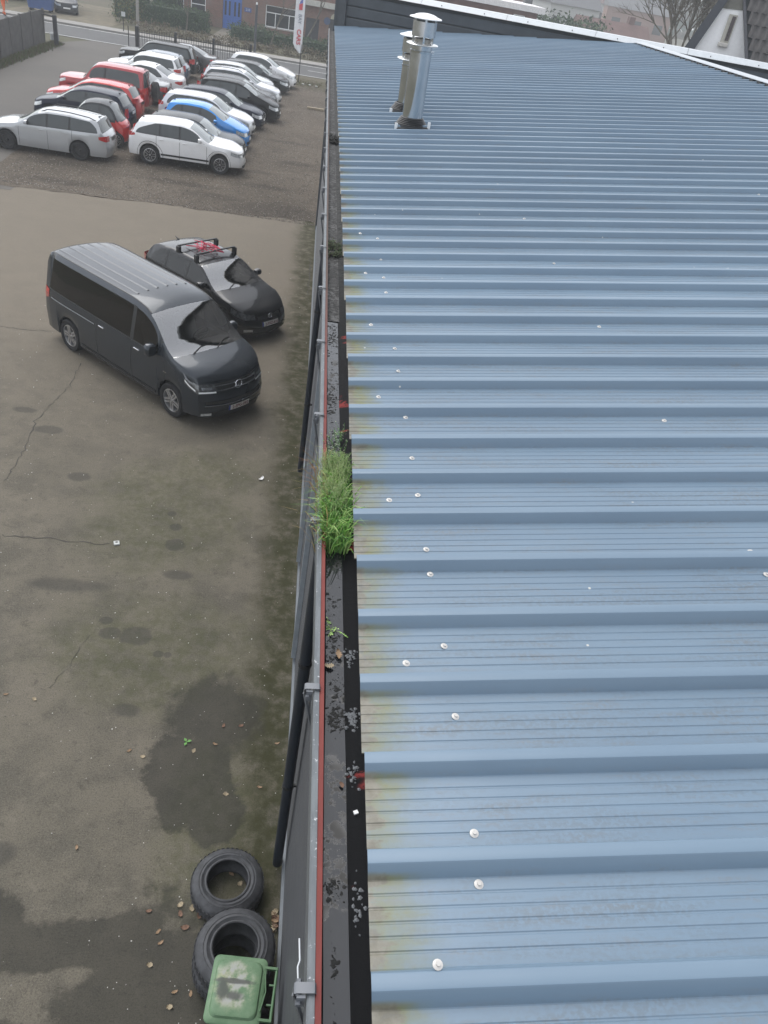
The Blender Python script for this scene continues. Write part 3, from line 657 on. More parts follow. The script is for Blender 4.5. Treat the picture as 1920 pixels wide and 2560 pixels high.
RIMS = {}
def wheel_mesh(style, wr, wid):
    key = (style, round(wr, 3), wid)
    if key in RIMS: return RIMS[key]
    rr = wr * (.68 if style != 'balloon' else .55)
    t = MB(); h = wid / 2
    prof = [(rr, -h * .8), (rr + .02, -h), (wr * .93, -h * 1.02), (wr * .985, -h * .82), (wr, -h * .6), (wr, h * .6), (wr * .985, h * .82), (wr * .93, h * 1.02), (rr + .02, h), (rr, h * .8)]
    t.lathe(prof, 28, close=True); tyre = t.mesh('tyre', RUBBER, 40)
    m = MB()
    m.lathe([(rr, -h * .75), (rr, h * .85), (rr * .93, h * .88), (rr * .9, h * .6), (rr * .88, 0), (rr * .88, -h * .7)], 28, close=True, mi=0)
    m.lathe([(0.0, h * .05), (rr * .9, h * .05)], 24, mi=1)
    m.lathe([(0, h * .78), (rr * .14, h * .76), (rr * .2, h * .6), (rr * .2, h * .1)], 14, mi=0)
    ns = {'five': 5, 'ten': 10, 'steel': 0, 'cross': 5, 'multi': 12, 'balloon': 6}[style]
    for k in range(ns):
        a = 2 * math.pi * k / ns; rot = rz(a); wd = rr * {5: .26, 10: .12, 12: .09, 6: .24}[ns]
        if style == 'five':
            for o in (-.1, .1): m.box(rot @ Vector((rr * .53, o * rr * 1.25, h * .68)), (rr * .82, wd * .62, h * .22), rot, 0)
        elif style == 'cross':
            m.box(rot @ Vector((rr * .52, 0, h * .6)), (rr * .85, wd * 1.1, h * .2), rot, 1)
            for o in (-1, 1): m.box(rot @ Vector((rr * .6, o * wd * .62, h * .72)), (rr * .62, .014, h * .14), rot, 0)
        else: m.box(rot @ Vector((rr * .53, 0, h * .68)), (rr * .82, wd, h * .22), rot, 0)
    if style == 'cross': m.lathe([(rr * .9, h * .7), (rr * .98, h * .86), (rr, h * .8)], 28, mi=0)
    rim = m.mesh('rim', [ALLOY if style != 'steel' else DARKALLOY, DARKALLOY], 40)
    RIMS[key] = (tyre, rim); return RIMS[key]

def text_mesh(txt, size, mat, extrude=.001, bold=0.0):
    cu = bpy.data.curves.new('txt', 'FONT'); cu.body = txt; cu.size = size; cu.align_x = 'CENTER'; cu.align_y = 'CENTER'; cu.extrude = extrude; cu.offset = bold; cu.resolution_u = 3
    o = bpy.data.objects.new('tmp', cu); col.objects.link(o); dg = bpy.context.evaluated_depsgraph_get(); dg.update()
    me = bpy.data.meshes.new_from_object(o.evaluated_get(dg)); bpy.data.objects.remove(o)
    me.materials.clear(); me.materials.append(mat); return me

def patch(s, kind, y0, y1, z0, z1, off=.006, n=8, m=3):
    rows = []
    for i in range(m + 1):
        z = z0 + (z1 - z0) * i / m
        rows.append([(s.front if kind == 'f' else s.back)(y0 + (y1 - y0) * k / n, z, off) for k in range(n + 1)])
    return rows
def sidepatch(s, x0, x1, z0, z1, sg, off=.005, n=6, m=3, zt0=None, zt1=None):
    rows = []
    for i in range(m + 1):
        row = []
        for k in range(n + 1):
            t = k / n; a = z0 + ((zt0 if zt0 is not None else z0) - z0) * t; b = z1 + ((zt1 if zt1 is not None else z1) - z1) * t
            row.append(s.side(x0 + (x1 - x0) * t, a + (b - a) * i / m, off, sg))
        rows.append(row)
    return rows

def car(name, label, s, loc, heading, pm, group=None, rim='five', cat='car', glass=None, sideglass=None, hero=False, lamp=None, tl=None, hl=None,
        grille=True, plate=None, rails=False, low=None, rimmesh=None, mirror=None, plate_rear=True, wid=.2, chrome_line=False, rim_front=None, upper=None):
    root = empty(name, (loc[0], loc[1], .008), heading, label, cat, group)
    glass = glass or SCREEN; sideglass = sideglass or GLASS
    parts = build_body(s, root, pm, glass, sideglass, upper); L, W = s.L, s.W; hw = W / 2
    # dark underside that closes the wheel wells
    ub = MB(); zt = min(s.belt(L / 2) - .2, .72)
    ub.box((0, 0, (s.sill - .02 + zt) / 2), (L - .5, W - .62, zt - s.sill + .02))
    ub.box((0, 0, s.sill + .02), (s.wb - 2 * s.ra - .02, W - .12, .05))
    ub.build('underbody', DARKIN, root, 0)
    # wheels
    for xa in s.axles:
        for sg in (1, -1):
            ty, rm = wheel_mesh(rim if xa == s.axles[1] or rim_front is None else rim_front, s.wr, wid)
            w = empty('wheel', (L / 2 - xa, sg * (hw - wid / 2 - .02), s.wr)); w.parent = root
            w.rotation_euler = (R(-90) * sg, 0, rng.uniform(0, 6) if False else 0); w.rotation_euler.rotate_axis('Z', rng.uniform(0, 6))
            link('tyre', ty, w); link('rim', rm, w)
    # lamps
    T0 = s.T0
    h0, h1, hy, hx = hl or (T0 - .17, T0 - .03, .48, .42)
    def lamp_grid(e, sg, ya, z0, z1, xl, zt0, zt1):
        rows = []
        for i in range(5):
            t = i / 4; z = z0 + (z1 - z0) * t; yb = abs(s.side(.004 if not e else L - .004, z, 0, 1)[1]); row = []
            for k in range(7): row.append((s.front if not e else s.back)(sg * (ya + (yb - ya) * k / 6), z, .007))
            for k in range(1, 8):
                q = (k / 7); zz = z + (zt0 + (zt1 - zt0) * t - z) * q; row.append(s.side(xl * q if not e else L - xl * q, zz, .007, sg))
            rows.append(row)
        return rows
    for sg in (1, -1):
        m = MB().grid(lamp_grid(0, sg, hw * hy, h0, h1, hx, h1 - .03, min(s.belt(hx), s.T(hx) - .08) - .015), flip=sg > 0); m.build('headlight', lamp or HEADL, root, 50)
        b0, b1, by, bx = tl or (s.belt(L) - .26, s.belt(L) + .0, .55, .25)
        m = MB().grid(lamp_grid(1, sg, hw * by, b0, b1, bx, b0 + .07, b1 - .03), flip=sg < 0); m.build('tail_light', TAILL, root, 50)
    # grille, intakes, plates
    if grille:
        MB().grid(patch(s, 'f', -hw * .42, hw * .42, T0 - .15, T0 - .06, .008, 10), flip=True).build('grille', BLACKP, root)
    MB().grid(patch(s, 'f', -hw * .6, hw * .6, .24, min(.36, T0 - .3), .007, 10), flip=True).build('air_intake', BLACKP, root)
    if plate is not None:
        zc = plate[1]; pl = MB().grid(patch(s, 'f', -.26, .26, zc - .055, zc + .055, .02, 4, 2), flip=True)
        po = pl.build('number_plate', PLATEW, root)
        MB().grid(patch(s, 'f', -.26, -.222, zc - .055, zc + .055, .022, 2, 2), flip=True).build('plate_band', PLATEB, po)
        p = s.front(0, zc, .026); rk = s.front(0, zc + .05)[0] - s.front(0, zc - .05)[0]
        link('plate_lettering', text_mesh(plate[0], .098, PLATER, .0008, .0012), po, p, (R(90) + math.atan2(rk, .1), 0, R(90)), (.95, 1, 1)).location.y = .02
    else:
        MB().grid(patch(s, 'f', -.26, .26, .40, .5, .012, 4, 1), flip=True).build('number_plate', PLATEW, root)
    if plate_rear:
        zc = s.belt(L) - .3 if s.TL > .9 else s.belt(L) - .25
        MB().grid(patch(s, 'r', -.26, .26, zc - .055, zc + .055, .012, 4, 1)).build('number_plate', PLATEW if rng.random() < .5 else BLACKP, root)
    # gaps, belt trim
    gp = MB(); bt = MB()
    for sg in (1, -1):
        for xd in sorted({q for d in s.doors for q in d}):
            zlo = s.zb(xd) + .03; zhi = s.belt(xd) - .01
            if zhi - zlo < .1: continue
            gp.grid([[s.side(xd + o, zlo + (zhi - zlo) * k / 6, .003, sg) for k in range(7)] for o in (-.006, .006)], flip=sg < 0)
        bt = MB(); 
        for wa, wb_ in [(s.wins[0][0], s.wins[-1][1])]:
            bt.grid([[s.side(wa + (wb_ - wa) * k / 24, min(s.belt(wa + (wb_ - wa) * k / 24), s.T(wa + (wb_ - wa) * k / 24) - .08) + o, .006, sg) for k in range(25)] for o in (-.012, .012)], flip=sg > 0)
        bt.build('window_trim', CHROME if chrome_line else BLACKP, root)
    gp.build('panel_gap', BLACKP, root)['kind'] = 'stuff'
    zb_ = low
    if zb_:                                               # unpainted lower cladding
        for sg in (1, -1):
            cl = MB(); cl.grid([[s.side(s.axles[0] + s.ra + .01 + (s.wb - 2 * s.ra - .02) * k / 10, z, .006, sg) for k in range(11)] for z in (s.sill + .01, s.sill + zb_)], flip=sg > 0)
            cl.build('sill_cladding', BLACKP, root)
            for a in s.axles:
                cl = MB(); r1, r2 = s.ra - .004, s.ra + .10
                rows = []
                for r_ in (r1, r2):
                    rows.append([s.side(a - r_ * math.cos(q), max(s.wr + r_ * math.sin(q), s.sill + .02), .008, sg) for q in np.linspace(-.25, math.pi + .25, 22)])
                cl.grid(rows, flip=sg > 0); cl.build('wheel_arch_cladding', BLACKP, root)
    # handles and mirrors
    for k, d in enumerate(s.doors):
        for sg in (1, -1):
            do = parts.get(('door', k * 2 + (sg > 0)))
            if do is None: continue
            xh = d[1] - .2; p = s.side(xh, s.belt(xh) - .13, .012, sg)
            MB().bev(p, (.17, .025, .03), .006).build('handle', pm if not hero else CHROME, do)
    for sg in (1, -1):
        xm = s.wins[0][0] + .08; p = Vector(s.side(xm, s.belt(xm) + .03, .0, sg)); m = MB()
        q = p + Vector((.02, sg * .12, .06)); mw, mh = mirror or (.2, .14)
        pr = [(0, -.05), (.6, -.05), (.9, -.03), (1, 0), (.9, .03), (.55, .05), (0, .055)]
        V = []; N = 10
        for (a, xo) in ((.7, .07), (.95, .045), (1, .0), (.97, -.05)):
            V.append([(q.x + xo, q.y + a * mw / 2 * math.copysign(abs(math.cos(2 * math.pi * i / N)) ** .6, math.cos(2 * math.pi * i / N)), q.z + a * mh / 2 * math.copysign(abs(math.sin(2 * math.pi * i / N)) ** .6, math.sin(2 * math.pi * i / N))) for i in range(N + 1)])
        m.grid(V); m.add([v for v in V[0][:N]], [tuple(range(N))]); m.add([v for v in V[-1][:N]], [tuple(range(N - 1, -1, -1))], 1)
        m.tube([p, (p.x + .0, p.y + sg * .06, p.z + .01), (q.x, q.y, q.z - .05)], .025, 6, mi=1)
        m.build('mirror', [pm, BLACKP], root, 50)
    # wipers and roof aerial
    wp = MB()
    for u in (-.55, .1):
        wp.tube([s.upper(s.cowl - .02, u, .02), s.upper(s.cowl + .1, u + .3, .02), s.upper(s.cowl + .12, u + .62 if u < 0 else u + .55, .018)], .008, 4)
    wp.build('wiper', BLACKP, root)
    if s.rg: MB().tube([s.upper(s.rg[0] - .12, 0, .0), s.upper(s.rg[0] - .06, 0, .03), s.upper(s.rg[0] + .02, 0, .09)], [.03, .018, .006], 6).build('aerial', BLACKP, root)
    if rails:
        for sg in (1, -1):
            a, b = s.wtop + .1, (s.rg[0] if s.rg else L - .5) - .05
            P_ = [s.upper(a + (b - a) * k / 8, sg * .9, .055 if 0 < k < 8 else .0) for k in range(9)]
            MB().tube(P_, .018, 6).build('roof_rail', BLACKM, root)
    if hero:                                              # cabin seen through the glass
        zb2 = s.belt(s.cowl) - .02
        da = MB(); da.grid([[s.P(x, y, z) for y in np.linspace(-hw * .84, hw * .84, 8)] for x, z in ((s.cowl + .1, zb2 + .0), (s.cowl + .45, zb2 + .02), (s.cowl + .75, zb2 - .05), (s.cowl + .8, zb2 - .4))])
        da.build('dashboard', DARKIN, root)
        for sg in (1, -1):
            sx = L / 2 - (s.cowl + 1.25); m = MB()
            m.bev((sx + .25, sg * hw * .42, zb2 - .42), (.52, .5, .16), .04); m.bev((sx - .08, sg * hw * .42, zb2 - .02), (.14, .48, .66), .05, Matrix.Rotation(R(-14), 3, 'Y'))
            m.bev((sx - .18, sg * hw * .42, zb2 + .40), (.1, .26, .2), .04, Matrix.Rotation(R(-14), 3, 'Y')); m.build('seat', SEATM, root)
        c = Vector((L / 2 - s.cowl - .85, hw * .42, zb2 + .02)); m = MB(); rot = Matrix.Rotation(R(-65), 3, 'Y')
        m.tube([c + rot @ Vector((.18 * math.cos(q), .18 * math.sin(q), 0)) for q in np.linspace(0, 2 * math.pi, 21)], .016, 6, False)
        m.box(c, (.05, .34, .03), rot); m.build('steering_wheel', DARKIN, root)
        MB().box((-.1, 0, s.sill + .14), (L - 1.2, W - .3, .06)).build('cabin_floor', DARKIN, root, 0)
    return root, parts

def hatch(L=4.0, W=1.7, H=1.46, wb=2.5, fo=.82, wr=.31, noseh=.68, cowl=.98, doors=5, belt=(.92, 1.02), rear=.5, **kw):
    h = H / 1.46; xw = 1.0 * L / 4; 
    top = [(0, noseh), (.07, noseh + .06), (.32, noseh + .14), (xw - .05, cowl * h), (xw, cowl * h + .015), (xw + .72, 1.36 * h), (xw + 1.15, H - .012), (xw + 1.6, H), (L - .75, H - .05), (L - .5, H - .11), (L - .5 + .6 * rear, 1.03 * h), (L - .1, .93 * h), (L, .84 * h)]
    if doors == 5: D = [(xw + .14, xw + 1.12), (xw + 1.12, xw + 1.95)]; wins = [(xw + .26, xw + 1.07), (xw + 1.15, xw + 1.85), (xw + 1.92, L - .5)]
    else: D = [(xw + .14, xw + 1.3)]; wins = [(xw + .26, xw + 1.25), (xw + 1.34, L - .55)]
    if wins[-1][1] - wins[-1][0] < .12: wins = wins[:-1]
    return Shape(L, W, H, wb, fo, wr, top, belt, xw, xw + .74, (L - .52, L - .5 + .6 * rear), wins, D, **kw)
def estate(L=4.55, W=1.78, H=1.5, wb=2.58, fo=.9, wr=.32, noseh=.7, cowl=1.0, **kw):
    xw = 1.22
    top = [(0, noseh), (.07, noseh + .06), (.35, noseh + .15), (xw - .05, cowl), (xw, cowl + .015), (xw + .78, H - .09), (xw + 1.2, H - .01), (xw + 1.7, H), (L - .8, H - .06), (L - .42, H - .11), (L - .16, 1.04), (L - .06, .95), (L, .86)]
    D = [(xw + .14, xw + 1.15), (xw + 1.15, xw + 2.02)]
    return Shape(L, W, H, wb, fo, wr, top, (.93, 1.03), xw, xw + .8, (L - .42, L - .16), [(xw + .28, xw + 1.1), (xw + 1.18, xw + 1.9), (xw + 1.97, L - .36)], D, **kw)
def sedan(L=4.6, W=1.78, H=1.42, wb=2.7, fo=.88, wr=.32, noseh=.68, boot=1.0, **kw):
    xw = 1.3
    top = [(0, noseh), (.07, noseh + .06), (.35, noseh + .14), (xw - .05, .95), (xw, .965), (xw + .82, H - .07), (xw + 1.2, H), (xw + 1.6, H - .01), (xw + 1.95, H - .08), (L - .75, boot + .03), (L - .7, boot), (L - .1, boot - .04), (L - .04, boot - .09), (L, boot - .18)]
    D = [(xw + .16, xw + 1.2), (xw + 1.2, xw + 2.0)]
    return Shape(L, W, H, wb, fo, wr, top, (.88, .98), xw, xw + .84, (xw + 1.95, L - .76), [(xw + .3, xw + 1.15), (xw + 1.23, xw + 2.3)], D, **kw)
def suv(L=4.5, W=1.8, H=1.7, wb=2.6, fo=.85, wr=.36, noseh=.9, cowl=1.1, rear=.2, **kw):
    xw = 1.2
    top = [(0, noseh), (.06, noseh + .08), (.3, noseh + .14), (xw - .05, cowl), (xw, cowl + .02), (xw + .62, H - .07), (xw + 1.0, H - .005), (xw + 1.6, H), (L - .5, H - .03), (L - .08 - rear, H - .1), (L - .08, 1.12), (L - .03, 1.0), (L, .9)]
    D = [(xw + .12, xw + 1.1), (xw + 1.1, xw + 1.95)]
    return Shape(L, W, H, wb, fo, wr, top, (1.05, 1.1), xw, xw + .64, (L - .08 - rear, L - .08), [(xw + .26, xw + 1.05), (xw + 1.14, L - .3)], D, sill=.32, tap=.16, tumble=.3, **kw)
# ------------------------------------------------------------------ vehicles
def fwd(h): return Vector((math.cos(h), math.sin(h)))
# people carrier in the yard
hv = R(-42.8); d = fwd(hv); left = Vector((-d.y, d.x))
VL, VFO, VWB = 5.3, .93, 3.4
ax_f = Vector((-2.19, 13.61)) + left * .83
vc = ax_f + d * (VFO - VL / 2)
van_s = Shape(VL, 1.90, 1.97, VWB, VFO, .345,
    [(0, .98), (.04, 1.04), (.28, 1.15), (.74, 1.255), (.80, 1.27), (1.66, 1.83), (1.95, 1.925), (2.5, 1.968), (4.7, 1.968), (5.1, 1.95), (5.24, 1.9), (5.3, 1.78)],
    [(0, 1.0), (1.0, 1.17), (1.5, 1.15), (5.3, 1.18)], .80, 1.68, (5.02, 5.04), [(1.25, 2.1), (2.2, 5.05)], [(1.08, 2.15), (2.15, 3.3)],
    sill=.25, tap=.08, tumble=.20, bowf=.34, bowr=.1, nose=.86, tail=.94, rake=.07, arch=.055)
van_s.rg = ()
VANP = paint('charcoal_metallic', (.036, .043, .052), .4, True)
van, vparts = car('people_carrier', 'charcoal grey long people carrier parked diagonally on the asphalt yard', van_s, (vc.x, vc.y), hv, VANP, rim='five', cat='van', glass=CLEAR, sideglass=PRIV, lamp=DARKHEAD,
    hero=True, plate=('2-EPG-092', .40), hl=(.74, .92, .52, .40), grille=False, mirror=(.24, .25), wid=.215)
s = van_s
g = MB().grid(patch(s, 'f', -.5, .5, .77, .93, .008, 12), flip=True).build('grille', BLACKP, van)
for z in (.80, .885):
    m = MB(); P_ = [s.front(y, z, .022) for y in np.linspace(-.5, .5, 13)]; m.tube(P_, .012, 6); m.build('grille_bar', CHROME, g)
m = MB(); m.tube([s.front(y, .50, .012) for y in np.linspace(-.72, .72, 15)], .011, 6); m.build('bumper_strip', CHROME, van)
MB().grid(patch(s, 'f', -.7, .7, .53, .59, .009, 12), flip=True).build('upper_intake', BLACKP, van)
for sg in (1, -1): MB().grid(patch(s, 'f', min(sg * .6, sg * .78), max(sg * .6, sg * .78), .29, .34, .014, 4), flip=True).build('fog_light', HEADL, van)
def emblem(sh, z, rad, parent):                           # round badge with a V over a W
    m = MB(); c = Vector(sh.front(0, z, .03)); T = lambda u, v: (c.x, c.y + u * rad, c.z + v * rad)
    m.tube([T(math.cos(q), math.sin(q)) for q in np.linspace(0, 2 * math.pi, 25)], rad * .09, 6, False)
    for seg in ([(-.32, .88), (0, .12), (.32, .88)], [(-.8, .5), (-.38, -.75), (0, .0), (.38, -.75), (.8, .5)]): m.tube([T(*q) for q in seg], rad * .085, 5)
    m.build('badge', CHROME, parent)
    MB().lathe([(0, 0), (rad * .95, 0)], 20, Matrix.Translation((c.x - .012, c.y, c.z)) @ Matrix.Rotation(R(90), 4, 'Y')).build('badge_plate', BLACKP, parent)
LED = simple('lamp_strip_white', (.85, .87, .88), .2, coat=1)
for sg in (1, -1):
    m = MB(); y0_, y1_ = sg * .50, sg * .80
    m.grid(patch(s, 'f', min(y0_, y1_), max(y0_, y1_), .755, .785, .014, 6, 1), flip=True); m.build('running_light', LED, van)
    m = MB(); m.grid([[s.side(.03 + .33 * k / 6, .80 + .16 * k / 6 + o, .014, sg) for k in range(7)] for o in (-.018, .018)], flip=sg > 0); m.build('running_light', LED, van)
    m = MB(); m.grid(patch(s, 'f', min(sg * .56, sg * .74), max(sg * .56, sg * .74), .82, .87, .013, 4, 2), flip=True); m.build('reflector', CHROME, van)
emblem(s, .845, .085, van)
m = MB()
for u in (-.78, -.47, -.16, .16, .47, .78):
    for k in range(1):
        m.grid([[s.upper(x, u + o, .0 if abs(o) > .02 else .012) for x in np.linspace(2.35, 5.05, 14)] for o in (-.04, -.018, .018, .04)])
m.build('roof_rib', VANP, van, 60)
for sg in (1, -1):
    m = MB(); m.grid([[s.side(x, 1.0 + o, .006, sg) for x in np.linspace(3.35, 4.95, 12)] for o in (-.012, .012)], flip=sg > 0); m.build('door_rail', ZINC, van)
    MB().grid([[s.upper(x, sg * (.985 + o), .008) for x in np.linspace(1.7, 5.1, 24)] for o in (-.03, .0)], flip=sg > 0).build('rain_channel', BLACKP, van)
    MB().grid([[s.side(x, .33 + o, .01, sg) for x in np.linspace(1.4, 3.9, 12)] for o in (-.03, .03)], flip=sg > 0).build('sill_trim', BLACKP, van)
MB().grid([[s.side(1.02 + .1 * k, .92 + o, .008, -1) for k in (0, 1)] for o in (-.02, .0)], flip=False).build('wing_badge', CHROME, van)

# small black hatchback beside it
hg = R(-41.5); d = fwd(hg)
gc = Vector((-.58, 17.66)) - d * 1.99
polo_s = hatch(3.97, 1.69, 1.46, 2.47, .80, .31, .70, .99, bowf=.30)
polo, _ = car('small_hatchback', 'glossy black hatchback with roof bars and a tangle of red strap on its roof', polo_s, (gc.x, gc.y), hg, paint('gloss_black', (.012, .013, .015), .2, True), rim='five', glass=CLEAR, sideglass=PRIV, hero=True, plate=('2-FXZ-616', .44), lamp=DARKHEAD, hl=(.56, .69, .5, .42))
emblem(polo_s, .615, .06, polo)
for sg in (1, -1): MB().grid(patch(polo_s, 'f', min(sg * .5, sg * .7), max(sg * .5, sg * .7), .28, .34, .012, 4), flip=True).build('fog_light', HEADL, polo)
bars = empty('roof_bars', (gc.x, gc.y, 0), hg, 'pair of black roof bars with square feet clamped on the black hatchback', 'roof rack')
strapP = []
for xb in (1.95, 2.62):
    a, b = polo_s.upper(xb, -.99, .0), polo_s.upper(xb, .99, .0); zt = 1.56
    MB().bev((a[0], 0, zt), (.055, 1.22, .03), .008).build('bar', BLACKM, bars)
    for p in (a, b):
        MB().bev((p[0], p[1], (p[2] + zt) / 2 - .02), (.12, .09, zt - p[2] + .03), .02).build('foot', BLACKP, bars)
r2 = random.Random(5); cx = polo_s.L / 2 - 2.28
m = MB(); pts = []
for k in range(30):
    pts.append((cx + r2.uniform(-.42, .42) * (1 if k % 3 else .5), -.05 + r2.uniform(-.28, .3) , 1.47 + r2.uniform(.0, .13)))
P_ = []
for i in range(len(pts) - 1):
    for t in (0, .33, .66): P_.append(Vector(pts[i]).lerp(Vector(pts[i + 1]), t) + Vector((0, 0, .03 * math.sin(t * 3.1))))
m.tube(P_, .008, 5)
st = m.build('tie_strap', simple('red_strap', (.55, .04, .09), .7), None, loc=(gc.x, gc.y, 0), rot=(0, 0, hg), label='loose red lashing strap tangled over the roof bars of the black hatchback', cat='strap')

# cars for sale on the gravel
GL = 'used cars parked in two rows on the gravel lot'
white = paint('white', (.87, .875, .88), 0.0); silver = paint('silver', (.46, .475, .49), .25); black = paint('black', (.010, .011, .012), .0)
dgrey = paint('dark_grey', (.035, .038, .042), .1); navy = paint('navy', (.012, .016, .032), .1); blue = paint('bright_blue', (.015, .26, .72), .05)
red = paint('red', (.50, .02, .02), .1); redd = paint('dark_red', (.34, .022, .028), .15); bluegrey = paint('blue_grey', (.075, .11, .16), .2); midgrey = paint('mid_grey', (.085, .088, .092), .25); psilver = paint('pale_silver', (.68, .69, .72), .1)
def lot(name, label, s, x_end, y, h, pm, nose=True, **kw):   # x_end: where its nose (or tail) stands
    dd = fwd(h); k = -s.L / 2 if nose else s.L / 2
    return car(name, label, s, (x_end + dd.x * k, y + (dd.y * k if False else 0)), h, pm, GL, **kw)
xv = Shape(4.45, 1.78, 1.57, 2.635, .92, .345, [(0, .78), (.06, .85), (.35, .95), (1.2, 1.07), (1.25, 1.085), (2.02, 1.49), (2.4, 1.565), (2.9, 1.57), (3.75, 1.5), (4.0, 1.45), (4.27, 1.12), (4.38, 1.0), (4.45, .9)], (1.0, 1.1), 1.25, 2.05, (3.98, 4.28), [(1.5, 2.4), (2.47, 3.15), (3.2, 4.1)], [(1.42, 2.44), (2.44, 3.3)], sill=.3, tap=.75, tumble=.42, bowf=.3)
R0 = R(0)
lot('crossover_car', 'white crossover hatchback with black wheel arches and black five spoke wheels in the front row', xv, -2.55, 33.15, R(1), white, rim='cross', low=.16, hl=(.66, .78, .5, .4), tl=(.92, 1.08, .5, .3), wid=.225, plate_rear=False)
lot('hatchback', 'dark grey hatchback between the white crossover and the bright blue car', hatch(4.25, 1.76, 1.40, 2.6, .88, .32, .66, .93, belt=(.86, .96)), -2.7, 35.35, R(-2), dgrey)
lot('city_car', 'bright blue small hatchback behind the dark grey one', hatch(3.9, 1.66, 1.56, 2.46, .76, .3, .74, 1.02, rear=.4), -2.7, 37.55, R(-3), blue)
lot('hatchback', 'pale silver hatchback with dark side windows behind the bright blue car', hatch(4.4, 1.8, 1.5, 2.65, .92, .32, .70), -2.7, 40.1, R(-3), psilver, tl=(.85, 1.05, .5, .3))
lot('hatchback', 'navy blue hatchback between the pale silver hatchback and the black compact van-like car', hatch(4.35, 1.76, 1.44, 2.57, .92, .32, .69), -2.4, 42.3, R(-3), navy)
lot('compact_car', 'tall black five door car with silver wheel trims in the middle of the right row', hatch(4.4, 1.7, 1.6, 2.62, .86, .31, .74, 1.04, rear=.3), -1.75, 44.7, R(-3), black, rim='ten')
lot('hatchback', 'black grey low car half hidden behind the tall black five door car', hatch(4.3, 1.76, 1.42, 2.6, .9, .32, .69), -2.05, 47.1, R(-3), dgrey)
lot('estate_car', 'white estate car with black roof rails in the right row', estate(4.5, 1.75, 1.5), -1.95, 49.4, R(-3), psilver, rails=True)
lot('hatchback', 'silver hatchback between the estate with roof rails and the matt black car', hatch(4.15, 1.72, 1.48, 2.5, .86, .31, .7), -2.45, 51.7, R(-3), silver)
lot('compact_coupe', 'matt black three door compact next to the last white hatchback of the right row', hatch(4.4, 1.75, 1.42, 2.75, .78, .32, .68, .96, doors=3), -1.65, 53.8, R(-4), dgrey, rim='steel')
lot('hatchback', 'white hatchback parked last in the right row beside the flag pole', hatch(4.4, 1.76, 1.56, 2.65, .9, .32, .74, 1.02), -1.35, 56.4, R(-5), white, rim='steel')
# left row, tails towards the right row
H0 = R(180)
lot('estate_car', 'silver estate car with roof rails and black steel wheels nearest in the left row', estate(4.55, 1.78, 1.5, tail=.86), -7.35, 32.25, R(178.5), silver, nose=False, rails=True, rim='steel', tl=(.74, .93, .55, .3))
sm = Shape(2.7, 1.56, 1.55, 1.87, .42, .29, [(0, .66), (.06, .74), (.3, .9), (.5, 1.0), (.55, 1.02), (1.05, 1.47), (1.4, 1.545), (1.7, 1.55), (2.05, 1.47), (2.5, .98), (2.62, .88), (2.7, .76)], (.95, 1.02), .55, 1.07, (2.05, 2.5), [(.75, 1.65), (1.72, 2.3)], [(.62, 1.68)], sill=.22, tumble=.32, tail=.8, bowr=.3)
lot('two_seat_car', 'tiny two seat car with red lower body and black upper shell behind the silver estate', sm, -7.3, 34.75, R(180), red, upper=dgrey, nose=False, rim='multi', tl=(.6, .76, .7, .15), plate_rear=False)
lot('hatchback', 'dark navy three door hatchback between the tiny red car and the bright red hatchback', hatch(4.15, 1.7, 1.46, 2.5, .84, .31, .7, doors=3), -7.65, 37.5, R(178), navy, nose=False, tl=(.62, .98, .74, .12))
lot('hatchback', 'bright red hatchback in front of the red off road car', hatch(4.25, 1.7, 1.46, 2.55, .86, .31, .7), -7.7, 39.7, R(178), red, nose=False)
pj = suv(4.25, 1.78, 1.83, 2.42, .75, .37, .98, 1.14, rear=.1)
pajero, _ = lot('off_road_car', 'dark red boxy off road car with a spare wheel on its tailgate', pj, -7.75, 42.0, R(178), redd, nose=False, wid=.25)
spare = empty('spare_wheel', (-pj.L / 2 - .16, -.05, .98)); spare.parent = pajero; spare.rotation_euler = (0, R(-90), 0)
t_, r_ = wheel_mesh('steel', .36, .25); link('tyre', t_, spare); MB().lathe([(0, .14), (.3, .14), (.345, .1), (.35, -.05)], 24).build('cover', BLACKP, spare)
lot('saloon_car', 'grey saloon behind the spare wheel of the red off road car', sedan(4.6, 1.78, 1.42), -7.25, 44.4, R(178), midgrey, nose=False, tl=(.66, .9, .6, .3))
lot('saloon_car', 'white saloon with a sloping rear window behind the grey saloon', sedan(4.65, 1.8, 1.43, boot=1.02), -6.9, 46.9, R(177), white, nose=False, tl=(.72, .88, .5, .3))
lot('small_suv', 'white compact SUV with a dark side window band behind the white saloon', suv(4.15, 1.78, 1.58, 2.6, .85, .33, .84, 1.05, rear=.3), -7.35, 49.3, R(177), white, nose=False, tl=(.9, 1.08, .5, .3))
lot('hatchback', 'blue grey hatchback between the white compact SUV and the black SUV', hatch(4.1, 1.72, 1.47, 2.5, .84, .31, .7), -7.35, 51.6, R(177), bluegrey, nose=False, tl=(.7, 1.0, .75, .12))
lot('sports_utility_car', 'black SUV next to the last grey saloon of the left row', suv(4.6, 1.85, 1.66, 2.7, .9, .36, .9, 1.1, rear=.3), -7.2, 53.8, R(177), black, nose=False)
lot('saloon_car', 'grey fastback saloon with bright window trim and alloy wheels by the black fence', sedan(4.75, 1.84, 1.4, boot=1.0), -6.35, 56.9, R(176), midgrey, nose=False, rim='multi', chrome_line=True, tl=(.72, .88, .55, .28))
# car on the drive across the road
gcar = at(150, 36)
car('parked_car', 'dark grey car standing nose out on the drive across the road', hatch(4.3, 1.8, 1.5, 2.6, .9, .32, .72), (gcar.x - .2, gcar.y + 2.4), R(-72), dgrey)
